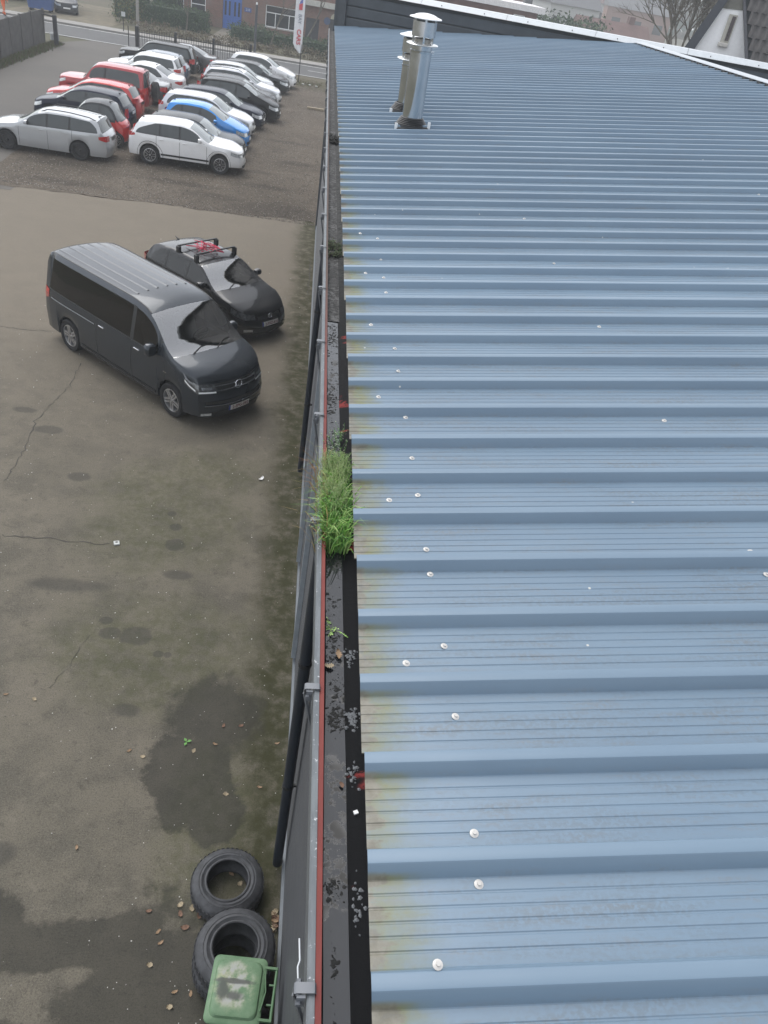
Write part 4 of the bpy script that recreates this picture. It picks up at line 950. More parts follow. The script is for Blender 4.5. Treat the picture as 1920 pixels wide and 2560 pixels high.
# ------------------------------------------------------------------ tyres and wheelie bin by the wall
def tyre_thing(x, y, z, R0_, label, tilt=(0, 0), w=.24, ri=.21):
    o = empty('tyre', (x, y, z), rng.uniform(0, 6), label, 'tyre', 'old tyres lying by the wall'); o.rotation_euler[0] = tilt[0]; o.rotation_euler[1] = tilt[1]
    h = w
    prof = [(ri, .02), (ri - .004, .0), (ri + .03, .004), (ri + .09, .006), (R0_ - .035, .02), (R0_ - .008, .05), (R0_, .075), (R0_, h - .075), (R0_ - .008, h - .05), (R0_ - .035, h - .022), (R0_ - .075, h - .006), (R0_ - .079, h - .002), (R0_ - .085, h - .006), (ri + .055, h - .002), (ri + .05, h + .003), (ri + .045, h - .002), (ri + .022, h - .012), (ri + .017, h - .002), (ri + .006, h + .002), (ri - .004, h - .004), (ri, h - .022), (ri + .05, h - .05), (R0_ - .05, h - .06), (R0_ - .03, h / 2), (R0_ - .05, .06), (ri + .05, .05)]
    MB().lathe(prof, 48, close=True).build('carcass', OLDTYRE, o, 40)
    tr = MB()
    for k in range(46):
        a = 2 * math.pi * k / 46
        for q in (-1, 1): tr.box(rz(a) @ Vector((R0_ + .001, 0, h / 2 + q * (h * .16))), (.004, .026, h * .27), rz(a) @ Matrix.Rotation(q * .35, 3, 'X'))
    tr.build('tread_block', OLDTYRE, o, 0)['kind'] = 'stuff'
    return o
tyre_thing(-.155, 4.12, .0, .365, 'upper tyre lying alone on the mossy ground, with dead leaves inside it')
tyre_thing(-.03, 3.38, .0, .37, 'lower tyre of the stack of two behind the green bin', (0, 0), .25)
tyre_thing(-.015, 3.365, .253, .37, 'upper tyre of the stack of two behind the green bin', (.0, .0), .25)
tyre_thing(.0, 2.36, .0, .37, 'tyre on the ground in front of the green bin, cut by the bottom edge', (0, 0), .25)
tyre_thing(.01, 2.36, .253, .37, 'tyre on top of another in front of the green bin, cut by the bottom edge', (0, 0), .25)

t = NT('bin_green'); o = t.obj(); n1 = t.noise(o, 5, 5, .65)
t.set(Base_Color=t.mix(t.ramp(n1, .3, .7), (0.0605, 0.1375, 0.0605), (0.0880, 0.1705, 0.0853)), Roughness=.5); BING = t.m
t = NT('bin_lid_weathered'); o = t.obj(); n1 = t.noise(o, 7, 6, .7); n2 = t.noise(o, 3.5, 4, .7); x, y, z = t.sep(o)
ctr = t.blobs(o, [(-.03, .02, .15, .17, .35)], t.noise(o, 9, 4), 1.2)
c = t.mix(t.ramp(n1, .3, .7), (0.0825, 0.1650, 0.0825), (0.1320, 0.2200, 0.1265))
c = t.mix(t.math('MULTIPLY', ctr, t.ramp(n1, .4, .6)), c, (0.3410, 0.3410, 0.2090)); c = t.mix(t.math('MULTIPLY', ctr, t.ramp(n2, .52, .62)), c, (0.3025, 0.3190, 0.2970))
c = t.mix(t.math('MULTIPLY', t.blobs(o, [(-.03, .05, .15, .022, .3), (-.11, -.03, .05, .08, .4), (-.02, -.06, .08, .03, .5)], t.noise(o, 14, 4), 1.0), .9), c, (.05, .055, .05))
t.set(Base_Color=c, Roughness=.55); t.bump(n1, .2, .01); LIDM = t.m
bn = empty('wheelie_bin', (.03, 2.815, 0), R(-5), 'green wheelie bin with a stained whitish lid standing by the wall', 'bin')
def rrect(hx, hy, r, z, n=5, cx=0):
    P_ = []
    for sx, sy, a0_ in ((1, 1, 0), (-1, 1, 90), (-1, -1, 180), (1, -1, 270)):
        for k in range(n + 1):
            a = R(a0_ + 90 * k / n); P_.append((cx + sx * (hx - r) + r * math.cos(a), sy * (hy - r) + r * math.sin(a), z))
    return P_
def loft(loops, cap0=True, cap1=True):
    m = MB(); n = len(loops[0])
    m.v = [p for l in loops for p in l]
    for i in range(len(loops) - 1):
        for k in range(n): m.f.append((i * n + k, i * n + (k + 1) % n, (i + 1) * n + (k + 1) % n, (i + 1) * n + k))
    if cap0: m.f.append(tuple(range(n - 1, -1, -1)))
    if cap1: m.f.append(tuple(range((len(loops) - 1) * n, len(loops) * n)))
    m.m = [0] * len(m.f); return m
loft([rrect(.155, .165, .05, .06), rrect(.165, .18, .05, .3), rrect(.20, .215, .05, .88), rrect(.215, .23, .05, .885), rrect(.215, .23, .05, .92)]).build('body', BING, bn, 40)
lid = loft([rrect(.228, .262, .05, .925), rrect(.228, .262, .05, .938), rrect(.221, .255, .05, .946), rrect(.195, .222, .06, .95), rrect(.185, .212, .06, .972), rrect(.17, .196, .05, .978), rrect(.12, .14, .04, .976)]).build('lid', LIDM, bn, 40)
MB().box((-.10, .165, .972), (.10, .045, .006)).box((-.135, .14, .972), (.03, .08, .006)).box((-.10, -.16, .972), (.10, .03, .006)).box((-.13, -.13, .972), (.02, .08, .006)).build('pale_patch', simple('lid_pale', (0.2640, 0.3190, 0.2750), .6), lid)
h_ = MB()
for yy in (-.205, .19): h_.box((.262, yy, .935), (.11, .02, .03))
h_.tube([(.31, -.215, .935), (.31, .2, .935)], .012, 8); h_.tube([(.215, -.15, .96), (.24, .0, .955), (.215, .15, .96)], .006, 6); h_.box((.285, .06, .935), (.05, .012, .02)); h_.box((.285, -.09, .935), (.05, .012, .02))
h_.build('handle', BING, bn, 30)
for yy in (-.16, .16):
    MB().lathe([(.0, -.02), (.1, -.02), (.1, .02), (0, .02)], 18, Matrix.Translation((.2, yy, .1)) @ Matrix.Rotation(R(90), 4, 'X')).build('wheel', RUBBER, bn)

# ------------------------------------------------------------------ fallen leaves and litter
LM = [simple('leaf_tan', (.26, .175, .105), .8, var=.3), simple('leaf_brown', (.15, .085, .055), .8, var=.3), simple('leaf_pale', (.31, .255, .17), .8, var=.3)]
def leaf_mesh(kind, mat):
    m = MB(); N = 16; top, bot, mid = [], [], []; wd = .24 + .05 * (kind % 3); cu = .10 + .05 * (kind % 2)
    for k in range(N + 1):
        t_ = k / N - .5; w_ = wd * max(0, math.sin(math.pi * (t_ + .5))) ** .6 * (1 + (.34 if kind != 1 else .05) * math.sin(t_ * 30 + kind)) + .012
        zc = cu * (t_ * t_ * 4) + .03; b_ = .05 * math.sin(t_ * 4 + kind)
        mid.append((t_, b_, zc)); top.append((t_ + .03 * math.sin(9 * t_ + kind), b_ + w_, zc + .10 + .05 * math.sin(t_ * 7 + kind))); bot.append((t_, b_ - w_ * (.8 + .1 * (kind % 3)), zc + .07 + .06 * math.sin(t_ * 9 + kind * 2)))
    m.grid([top, mid, bot]); m.tube([(-.5, 0, .12), (-.66, .03, .08)], .014, 4)
    return m.mesh('leaf', mat, 60)
LEAF = [leaf_mesh(k, LM[k % 3]) for k in range(6)]
def leaf(px_, py_, z, size, label, group=None, k=None):
    p = at(px_, py_, z); kk = rng.randrange(6) if k is None else k
    return link('fallen_leaf', LEAF[kk], None, (p.x, p.y, z + .004), (rng.uniform(-.15, .15), rng.uniform(-.15, .15), rng.uniform(0, 6.3)), size, label=label, cat='leaf', group=group)
q8 = lambda x, y: (440 + x / 4.336, 2050 + y / 4.336); ql = lambda x, y: (x / 2.765, 1900 + y / 2.765); q7 = lambda x, y: (x / 2.07375, 1000 + y / 2.07375)
G1 = 'dead leaves in a cluster left of the tyres'
for a, lb_ in (((50, 925), 'tan leaf at the upper left of the leaf cluster beside the upper tyre'), ((175, 960), 'largest reddish leaf of the cluster left of the upper tyre'), ((50, 1022), 'small pale leaf at the lower left of the leaf cluster beside the tyre'), ((250, 1040), 'flat tan leaf of the cluster closest to the tyre tread')): leaf(*q8(*a), 0, .07, lb_, G1)
leaf(*q8(97, 1165), 0, .085, 'single upright tan leaf just below the leaf cluster beside the tyres', None, 1)
for a, lb in (((600, 590), 'reddish leaf inside the upper tyre, uppermost of those in it'), ((690, 692), 'pale tan leaf inside the upper tyre, right of centre')): leaf(*q8(*a), 0, .062, lb)
for a, lb in (((1095, 1190), 'pale ragged leaf on dark asphalt left of the lower tyre stack'), ((1110, 1265), 'larger pale crumpled leaf just below the ragged one left of the tyre stack'), ((1035, 1420), 'small tan leaf left of the green bin lid'), ((1207, 1605), 'dark reddish brown leaf left of the green bin'), ((1172, 1712), 'oval brown leaf at the bottom edge left of the green bin'), ((530, 608), 'orange brown leaf on the dark stain far left of the tyres'), ((1030, 1045), 'tiny tan leaf far left of the leaf cluster by the tyres'), ((1320, 1620), 'thin tan leaf closest to the left side of the green bin')): leaf(*ql(*a), 0, .062, lb)
for a, lb in (((670, 1820), 'tan oak leaf on asphalt left of the small green sprout'), ((1158, 1690), 'upright brown leaf on the damp stain above the green sprout'), ((1250, 1690), 'brown leaf right of the upright leaf on the damp stain'), ((1005, 1820), 'brown leaf just right below the small green sprout'), ((1115, 1785), 'slim tan leaf right of the green sprout'), ((1437, 1782), 'orange leaf on moss close to the downpipe'), ((1170, 2045), 'tan leaf on damp ground above the upper tyre'), ((1345, 2010), 'pale leaf on mossy ground above the upper tyre'), ((178, 1553), 'pale leaf at the far left edge of the yard'), ((30, 1527), 'tan leaf at the left border of the picture'), ((740, 1850), 'yellow leaf left below the green sprout')): leaf(*q7(*a), 0, .062, lb)
G2 = 'leaves blown against the wall behind the tyres'
for k in range(16): p = at(*q8(1085 + rng.uniform(-35, 25), 1110 + rng.uniform(-110, 90)), 0); link('fallen_leaf', LEAF[rng.randrange(6)], None, (min(p.x, .385), p.y, .006 + .004 * k % .02), (rng.uniform(-.4, .4), rng.uniform(-.4, .4), rng.uniform(0, 6)), .075, label='small dead leaf in the drift between the tyre stack and the wall', cat='leaf', group=G2)
leaf(*q7(1353, 412), 0, .14, 'white crumpled scrap lying in the middle of the yard', None, 3).data = leaf_mesh(9, simple('scrap_white', (.7, .7, .68), .8)); bpy.context.scene.objects[-1]
p = at(*q7(605, 745), 0); cig = empty('cigarette_packet', (p.x, p.y, 0), .3, 'small pale empty packet lying at the end of the crack', 'litter')
MB().bev((0, 0, .014), (.085, .09, .024), .004).build('packet', simple('packet_card', (.5, .52, .5), .7), cig); MB().box((0, .008, .0275), (.035, .03, .002)).build('packet_print', BLACKP, cig)
p = at(*q7(968, 1776), 0); sp = empty('seedling', (p.x, p.y, 0), 0, 'small bright green three leaf sprout growing in the asphalt', 'plant')
SPR = simple('sprout_green', (.10, .28, .05), .6); sp.scale = (.62,) * 3
for a in (.4, 2.2, 4.4): MB().grid([[(.0, 0, .02), (.05, .03, .035), (.10, 0, .03)], [(.0, 0, .02), (.05, -.03, .035), (.10, 0, .03)]]).build('leaf', SPR, sp, rot=(0, 0, a))
lg = LX
gl_ = [(709 + 4.4, 0)]
def gleaf(y, x, size, label, k): link('gutter_leaf', LEAF[k], None, (x, y, LZ - .054), (.1, .1, rng.uniform(0, 6)), size, label=label, cat='leaf')
gleaf(1.96, LX + .06, .035, 'pale tan leaf floating in the gutter water below the grass', 2); gleaf(2.02, LX + .095, .045, 'brown curled leaf at the edge of the water in the gutter', 0); gleaf(1.46, LX + .10, .022, 'small orange snail-like husk lying in the gutter near the red patches', 1)

# ------------------------------------------------------------------ grass and weeds growing in the gutter
def blades(n, y0, y1, x0, x1, hmin, hmax, lean, seed, w=.0022, z=LZ - .06, bias=0.0):
    r = random.Random(seed); m = MB()
    for i in range(n):
        x, y = r.uniform(x0, x1), r.uniform(y0, y1); h = r.uniform(hmin, hmax); a = r.uniform(0, 6.3); l = r.uniform(.15, 1) * lean * h
        dx, dy = math.cos(a) * l + bias * h, math.sin(a) * l; pw = (-math.sin(a + 1.2), math.cos(a + 1.2)); ww = w * r.uniform(.6, 1.3)
        P_ = [(x, y, z), (x + dx * .18, y + dy * .18, z + h * .5), (x + dx * .55, y + dy * .55, z + h * .88), (x + dx, y + dy, z + h * r.uniform(.72, 1.02))]
        m.grid([[(p[0] + pw[0] * ww * q, p[1] + pw[1] * ww * q, p[2]) for p, q in zip(P_, (.8, 1, .8, .1))], [(p[0] - pw[0] * ww * q, p[1] - pw[1] * ww * q, p[2]) for p, q in zip(P_, (.8, 1, .8, .1))]], r.randrange(3))
    return m
GM = [simple('grass_mid', (0.1792, 0.3772, 0.0707), .6, var=.3), simple('grass_dark', (0.0820, 0.2132, 0.0451), .6, var=.3), simple('grass_light', (0.3395, 0.4904, 0.1603), .6, var=.3)]
GD = [simple('grass_straw', (0.5084, 0.3772, 0.1804), .8, var=.3), simple('grass_olive', (0.3280, 0.3280, 0.1230), .8), simple('grass_russet', (0.3444, 0.1804, 0.0820), .8)]
GS = [simple('seed_pale', (0.4510, 0.5248, 0.2952), .7), simple('seed_green', (0.3444, 0.4592, 0.2050), .7), simple('seed_yellow', (0.4920, 0.5084, 0.3116), .7)]
gt = empty('grass_tuft', (LX + .08, 2.85, LZ - .06), 0, 'bright green tuft of grass in seed growing in the roof gutter', 'grass')
def local(m, o): m.v = [tuple(Vector(v) - o.location) for v in m.v]; return m
local(blades(700, 2.62, 2.95, LX + .03, LX + .14, .06, .17, 1.1, 1, .0032), gt).build('blades', GM, gt, 0)['kind'] = 'stuff'
local(blades(700, 2.85, 3.25, LX + .03, LX + .135, .05, .15, 1.0, 11, .0022), gt).build('fine_blades', GM, gt, 0)['kind'] = 'stuff'
local(blades(110, 2.6, 3.3, LX - .01, LX + .06, .06, .18, .9, 2, .0016, bias=-.4), gt).build('dry_stalks', GD, gt, 0)['kind'] = 'stuff'
local(blades(30, 2.58, 2.8, LX + .04, LX + .14, .04, .13, 1.1, 4), gt).build('arching_blades', [GM[0], GM[1], GM[1]], gt, 0)['kind'] = 'stuff'
sd = MB(); r5 = random.Random(9)
for i in range(320):
    x, y = r5.uniform(LX + .02, LX + .125), r5.uniform(2.84, 3.24); h = r5.uniform(.10, .17); lx, ly = r5.uniform(-.04, .03), r5.uniform(-.04, .05); z0 = LZ - .06
    top = Vector((x + lx, y + ly, z0 + h)); sd.tube([(x, y, z0), (x + lx * .4, y + ly * .4, z0 + h * .6), top], .0007, 3, False, 1)
    for k in range(12):
        q = top + Vector((r5.uniform(-.014, .014), r5.uniform(-.014, .014), r5.uniform(-.045, .012))); e = .0026
        sd.add([q + Vector((-e, 0, 0)), q + Vector((0, e, .001)), q + Vector((e, 0, 0)), q + Vector((0, -e, e * 1.5))], [(0, 1, 2), (0, 2, 3)], r5.randrange(3))
local(sd, gt).build('seed_heads', GS, gt, 0)['kind'] = 'stuff'
w2 = empty('gutter_weed', (LX + .09, 3.45, LZ - .06), 0, 'thin dark weed with tiny pale leaves in the gutter just beyond the grass tuft', 'weed')
def weed(o, n, sx, sy, h, seed, mats, sz=.006):
    r = random.Random(seed); m = MB()
    for i in range(n):
        b = Vector((r.uniform(-sx, sx), r.uniform(-sy, sy), 0)); e = b + Vector((r.uniform(-.05, .05), r.uniform(-.06, .06), r.uniform(.3, 1) * h)); m.tube([b, (b + e) / 2 + Vector((r.uniform(-.01, .01), 0, .01)), e], .0008, 3, False, 1)
        for k in range(7):
            q = b.lerp(e, r.uniform(.3, 1.05)); a = r.uniform(0, 6.3); d1 = Vector((math.cos(a), math.sin(a), r.uniform(-.2, .5))) * sz; d2 = Vector((-math.sin(a), math.cos(a), .1)) * sz * .5
            m.add([q, q + d1 * .6 + d2, q + d1 * 1.3, q + d1 * .6 - d2], [(0, 1, 2, 3)], r.randrange(len(mats)))
    m.build('sprigs', mats, o, 0)['kind'] = 'stuff'
weed(w2, 60, .045, .16, .10, 3, [simple('weed_pale', (.30, .34, .24), .7), GM[1], simple('weed_dark', (.05, .06, .035), .8)])
w3 = empty('gutter_weed', (LX + .075, 2.16, LZ - .06), 0, 'tiny single green weed in the gutter water nearest the camera', 'weed'); weed(w3, 8, .012, .02, .02, 6, [GM[0], GM[2]], .006)
w4 = empty('gutter_moss', (LX + .09, 6.75, LZ - .058), 0, 'dark mossy clump in the gutter with green sprigs far beyond the grass tuft', 'moss'); weed(w4, 120, .06, .2, .05, 8, [simple('moss_dark', (.03, .035, .02), .9), simple('moss_green', (.05, .085, .025), .9), simple('moss_brown', (.05, .04, .03), .9)], .012)
w4 = empty('gutter_moss', (LX + .09, 11.3, LZ - .058), 0, 'black clump of debris filling the gutter beside the flues', 'moss'); weed(w4, 120, .06, .2, .06, 9, [simple('debris_dark', (.02, .02, .018), .9)], .018)
# black debris floating in clots on the water
db = MB(); r6 = random.Random(31)
for (cy, cx_, n, sy_, sx_) in ((2.28, .07, 60, .10, .035), (2.08, .075, 60, .06, .03), (1.86, .09, 70, .05, .03), (2.0, .075, 40, .04, .03), (1.72, .08, 200, .05, .035), (1.13, .07, 70, .025, .03), (.93, .075, 34, .05, .008), (3.55, .08, 170, .25, .04), (4.1, .08, 260, .16, .04), (5.0, .08, 420, .22, .045), (4.5, .07, 60, .2, .04), (.80, .08, 6, .05, .02), (3.9, .07, 50, .1, .04)):
    for i in range(n):
        x, y = LX + cx_ + r6.gauss(0, sx_ * .55), cy + r6.gauss(0, sy_ * .6); x = min(max(x, LX + .042), LX + .145); q = r6.uniform(.0008, .0022) if i % 5 else r6.uniform(.003, .008); a = r6.uniform(0, 6.3); zz = LZ - .0607; st_ = r6.uniform(.8, 2.2); N = 11
        ca_, sa_ = math.cos(a), math.sin(a); P_ = []
        for k in range(N):
            rr_q = q * r6.uniform(.35, 1.35); u_, v_ = rr_q * math.cos(k * 6.283 / N) * st_, rr_q * math.sin(k * 6.283 / N); P_.append((x + u_ * ca_ - v_ * sa_, y + u_ * sa_ + v_ * ca_, zz))
        db.add(P_ + [(x, y, zz + q * .35)], [(k, (k + 1) % N, N) for k in range(N)], 0)
db.build('floating_debris', simple('debris_black', (.010, .0105, .01), .8), gut, 0)['kind'] = 'stuff'
r6 = random.Random(37); sil = MB()
for (cy, n) in ((1.72, 60), (2.0, 30), (1.5, 22), (1.05, 18), (1.13, 10)):
    for i in range(n):
        x, y = LX + .14 + r6.gauss(0, .010), cy + r6.gauss(0, .025); q = r6.uniform(.003, .008); zz = LZ - .049 + (x - LX - .14) * .3
        sil.add([(x + q * math.cos(k * 1.256) * r6.uniform(.5, 1.3), y + q * math.sin(k * 1.256) * r6.uniform(.5, 1.3), zz) for k in range(5)] + [(x, y, zz + .004)], [(k, (k + 1) % 5, 5) for k in range(5)], 0)
sil.build('silt_crumbs', simple('silt_grey', (.16, .17, .18), .8), gut, 0)['kind'] = 'stuff'
MB().box((.01, 0, 0), (.014, .012, .006), rz(.4)).build('litter_chip', WHITEP, None, loc=(LX + .132, 1.36, LZ - .045), label='small white plastic chip lying in the gutter', cat='litter')
# ------------------------------------------------------------------ beyond the lot: fences, flag, road verge
# concrete panel fence on the left of the lane, leaning a little
cf_ = empty('concrete_fence', (-17.2, 58, 0), 0, 'weathered dark concrete panel fence along the left side of the lane', 'fence')
pts = [(-17.35, 58.1), (-17.35, 55.9), (-17.3, 53.7), (-17.2, 51.5), (-17.1, 49.3), (-17.0, 47.1), (-17.0, 44.9), (-17.0, 42.7)]
for (xa, ya), (xb, yb) in zip(pts, pts[1:]):
    c = Vector(((xa + xb) / 2 - cf_.location.x, (ya + yb) / 2 - 58, .9)); a = math.atan2(yb - ya, xb - xa)
    o = MB().bev((0, 0, 0), (2.04, .06, 1.82 + rng.uniform(-.05, .05)), .012).build('panel', FENCEM, cf_); o.location = c; o.rotation_euler = (rng.uniform(-.03, .03), 0, a)
for xa, ya in pts:
    o = MB().bev((0, 0, .92), (.14, .13, 1.86), .015).build('post', FENCEM, cf_); o.location = (xa - cf_.location.x, ya - 58, 0); o.rotation_euler = (rng.uniform(-.03, .03), rng.uniform(-.03, .03), 0)
rf = empty('gate_post', (-16.43, 57.5, 0), 0, 'dark wooden post with a top rail at the end of the concrete fence', 'post')
MB().bev((0, 0, .82), (.22, .22, 1.66), .02).build('post', simple('dark_post', (.028, .028, .032), .85), rf); MB().bev((-.55, .4, 1.55), (1.25, .08, .1), .01, rz(-.6)).build('rail', FENCEM, rf)
MB().bev((0, 0, .25), (.5, .4, .5), .08, rz(.5)).build('concrete_block', simple('pale_block', (.24, .25, .25), .8), None, loc=(-17.0, 59.2, 0), label='pale lump of concrete behind the dark wooden post', cat='block')
def tuftfield(name, area, n, hmin, hmax, mats, seed, **kw):
    r = random.Random(seed); m = MB()
    for i in range(n):
        x, y = area(r); h = r.uniform(hmin, hmax); a = r.uniform(0, 6.3); w = h * .12
        m.add([(x - w * math.cos(a), y - w * math.sin(a), 0), (x + w * math.cos(a), y + w * math.sin(a), 0), (x + r.uniform(-.5, .5) * h, y + r.uniform(-.5, .5) * h, h)], [(0, 1, 2)], r.randrange(len(mats)))
    return m.build(name, mats, None, 0, kind='stuff')
VG = [simple('verge_green', (.075, .11, .03), .9, var=.3), simple('verge_dull', (.095, .095, .045), .9, var=.3), simple('verge_brown', (.12, .095, .055), .9, var=.3)]
tuftfield('verge_grass', lambda r: (-17.0 + .75 * r.random() ** 1.5 + r.gauss(0, .08) + (.0), r.uniform(43, 58.6)), 6000, .06, .22, VG, 3)
tuftfield('roadside_weeds', lambda r: (r.uniform(-9.5, .3), 59.0 + r.gauss(0, .6)), 2600, .04, .14, VG, 5)
MB().bev((0, 0, .06), (.95, .18, .12), .01, rz(.04)).build('timber_beam', WOOD, None, loc=(.02, 49.75, .008), label='pale timber beam lying on the gravel beside the hall', cat='beam')
m = MB()
for xx, yy in ((0, 0), (.45, .05), (.9, -.12)): m.bev((xx, yy, .05), (.16, .12, .1), .03)
m.build('rubble_lump', simple('rubble_pale', (.45, .45, .42), .9), None, loc=(-.95, 58.3, .008), label='few pale rubble lumps in the weeds by the hall corner', cat='rubble')

# black steel railing along the road
p0, p1 = Vector((-12.18, 61.05)), Vector((-4.75, 61.9)); dr = (p1 - p0); Lr = dr.length
fe = empty('steel_railing', (p0.x, p0.y, 0), math.atan2(dr.y, dr.x), 'black steel picket railing with square posts between car lot and road', 'fence')
pick_ = MB().box((0, 0, .70), (.026, .026, 1.16)).prism([(-.013, 0), (.013, 0), (0, .05)], -.013, .013, Matrix.Translation((0, 0, 1.28)) @ Matrix.Rotation(R(90), 4, 'X')).mesh('picket', BLACKM, 0)
n = int(Lr / .16)
for k in range(n + 1): link('picket', pick_, fe, (k * .16, 0, 0))
for z in (.22, 1.12): MB().box((Lr / 2, 0, z), (Lr, .035, .05)).build('rail', BLACKM, fe, 0)
for k in range(4): MB().bev((k * (Lr / 3), 0, .72), (.16 if k else .24, .16, 1.46), .01).build('post', BLACKM, fe)
MB().box((-.55, .0, .7), (.05, .05, 1.4)).build('post', BLACKM, fe)

# feather flag
fl = empty('feather_flag', (-1.28, 59.05, 0), 0, 'white feather banner with red and blue print on a dark pole at the lot corner', 'flag')
fz = lambda z: .012 * z
MB().tube([(0, 0, 0), (.02, 0, 1.9), (.05, 0, 3.4), (.06, 0, 4.6), (0, 0, 5.3), (-.25, 0, 5.55)], [.03, .03, .022, .018, .012, .008], 6).build('pole', BLACKM, fl)
rows = []
for k in range(15):
    z = 1.72 + 3.6 * k / 14; xr = .055 + .0 * z; xl = xr - (.60 if z > 2.1 else .18 + (z - 1.72) * 1.1); 
    if z > 4.7: xr -= (z - 4.7) ** 2 * .3
    rows.append([(xl + (xr - xl) * q / 6, -.03 + .03 * math.sin(q * 1.1 + z * 1.3), z) for q in range(7)])
ban = MB().grid(rows).build('banner', simple('banner_white', (.72, .73, .75), .7, var=.05), fl, 60)
BR, BB = simple('print_red', (.55, .08, .10), .7), simple('print_slate', (.16, .18, .24), .7)
yf_ = -.075
link('lettering', text_mesh('BAY', .30, BB, .002), ban, (-.22, yf_, 3.62), (R(90), R(90), 0))
link('lettering', text_mesh('CARS', .36, BR, .002, .008), ban, (-.22, yf_, 2.62), (R(90), R(90), 0))
MB().prism([(-.32, 4.12), (-.1, 4.12), (-.1, 4.5), (-.32, 4.42)], yf_, yf_ + .004, Matrix(((1, 0, 0, 0), (0, 0, 1, 0), (0, 1, 0, 0), (0, 0, 0, 1)))).build('print_block', BR, ban, 0)
MB().prism([(-.32, 4.43), (-.1, 4.51), (-.1, 4.85), (-.2, 4.7)], yf_, yf_ + .004, Matrix(((1, 0, 0, 0), (0, 0, 1, 0), (0, 1, 0, 0), (0, 0, 0, 1)))).build('print_block', simple('print_blue', (.13, .15, .42), .7), ban, 0)

# ------------------------------------------------------------------ vegetation
def leafmass(n, fn, size, mats, seed, flat=.0):
    r = random.Random(seed); m = MB()
    for i in range(n):
        c = Vector(fn(r)); s_ = size * r.uniform(.6, 1.4); u = Vector((r.gauss(0, 1), r.gauss(0, 1), r.gauss(0, 1))).normalized(); v = u.cross(Vector((r.gauss(0, 1), r.gauss(0, 1), r.gauss(0, 1)))).normalized()
        m.add([c - u * s_, c + v * s_ * .45, c + u * s_, c - v * s_ * .45], [(0, 1, 2, 3)], r.randrange(len(mats)))
    return m
HG = [simple('hedge_green', (.035, .075, .03), .8, var=.3), simple('hedge_dark', (.02, .045, .02), .8, var=.3), simple('hedge_light', (.06, .10, .04), .8, var=.3)]
BRN = [simple('dry_leaf', (.13, .10, .06), .9, var=.3), simple('dry_olive', (.085, .08, .04), .9, var=.3), simple('dry_grey', (.15, .125, .095), .9, var=.3)]
def hedge(x, y, z, lx, ly, lz, label, mats=HG, n=1400, seed=1, name='hedge', size=.075, core=True, cat='hedge', rough=.1, rot=0):
    o = empty(name, (x, y, z), rot, label, cat)
    def fn(r):
        f = r.random(); a, b, c = r.uniform(-1, 1), r.uniform(-1, 1), r.random()
        if f < .4: b = -1
        elif f < .75: c = 1
        elif f < .9: a = math.copysign(1, a)
        bumpy = rough * (math.sin(a * lx * 2.1 + seed) + math.sin(b * 3 + a * lx * 1.3 + seed * 2))
        return (a * lx / 2 + r.gauss(0, rough), b * ly / 2 + r.gauss(0, rough), c * (lz + bumpy * .8) + r.gauss(0, rough * .6))
    leafmass(n, fn, size, mats, seed).build('foliage', mats, o, 0)
    if core: loft([rrect(lx / 2 - .12, ly / 2 - .12, .1, 0, 2), rrect(lx / 2 - .1, ly / 2 - .1, .1, lz - .15, 2)]).build('branches', mats[1], o, 0)
    return o
hedge(-12.2, 78.0, 0, 5.2, 1.6, 1.5, 'long clipped hedge in front of the two left house windows', n=2600, seed=2)
hedge(-10.05, 77.2, 0, .9, 1.2, 1.35, 'short upright hedge end left of the blue door', n=700, seed=3)
hedge(-6.1, 77.5, 0, 3.2, 1.5, 1.05, 'loose hedge right of the blue door', n=1600, seed=4, rough=.16)
hedge(-3.0, 76.8, 0, 3.4, 1.4, .95, 'clipped hedge below the large house window', n=1700, seed=5)
hedge(-.2, 76.2, 0, 2.9, 1.4, 1.0, 'clipped hedge beside the hall corner', n=1500, seed=6)
hedge(-16.2, 79.5, 0, 2.6, 3, 2.2, 'dark green ivy mass behind the sign post', n=1900, seed=7, rough=.25, name='ivy_bush', cat='bush')
hedge(-15.6, 75.3, 0, 1.6, 1.6, 1.7, 'yellow green loose bush left of the concrete utility pole', [simple('bush_yellow', (.13, .125, .045), .9, var=.3), HG[2], BRN[1]], 900, 8, 'bush', .09, False, 'bush', .3)
hedge(-14.0, 83, 0, 2.2, 1.4, 1.9, 'climbing green shrub against the left end of the brick house', n=1200, seed=9, rough=.25, name='shrub', cat='bush')
hedge(-22.5, 80.0, 0, 3.0, 1.5, 3.0, 'tall dark hedge behind the blue container', n=1500, seed=10, rough=.2)
hedge(-27.5, 78.5, 0, 6, 2, 3.0, 'olive hedge behind the orange clad worker', [BRN[1], HG[1], HG[0]], 2200, 12, rough=.25)
for k in range(15):
    x = -13.8 + k * 1.05; hedge(x, 72.35 + .02 * x + rng.uniform(-.2, .3), 0, rng.uniform(.9, 1.3), .9, rng.uniform(.35, .7), 'low brown leafed shrub along the pavement, %s from the left' % ['first', 'second', 'third', 'fourth', 'fifth', 'sixth', 'seventh', 'eighth', 'ninth', 'tenth', 'eleventh', 'twelfth', 'thirteenth', 'fourteenth', 'last'][k], BRN, 330, 40 + k, 'low_shrub', .075, False, 'shrub', .14)['group'] = 'brown shrubs along the pavement'
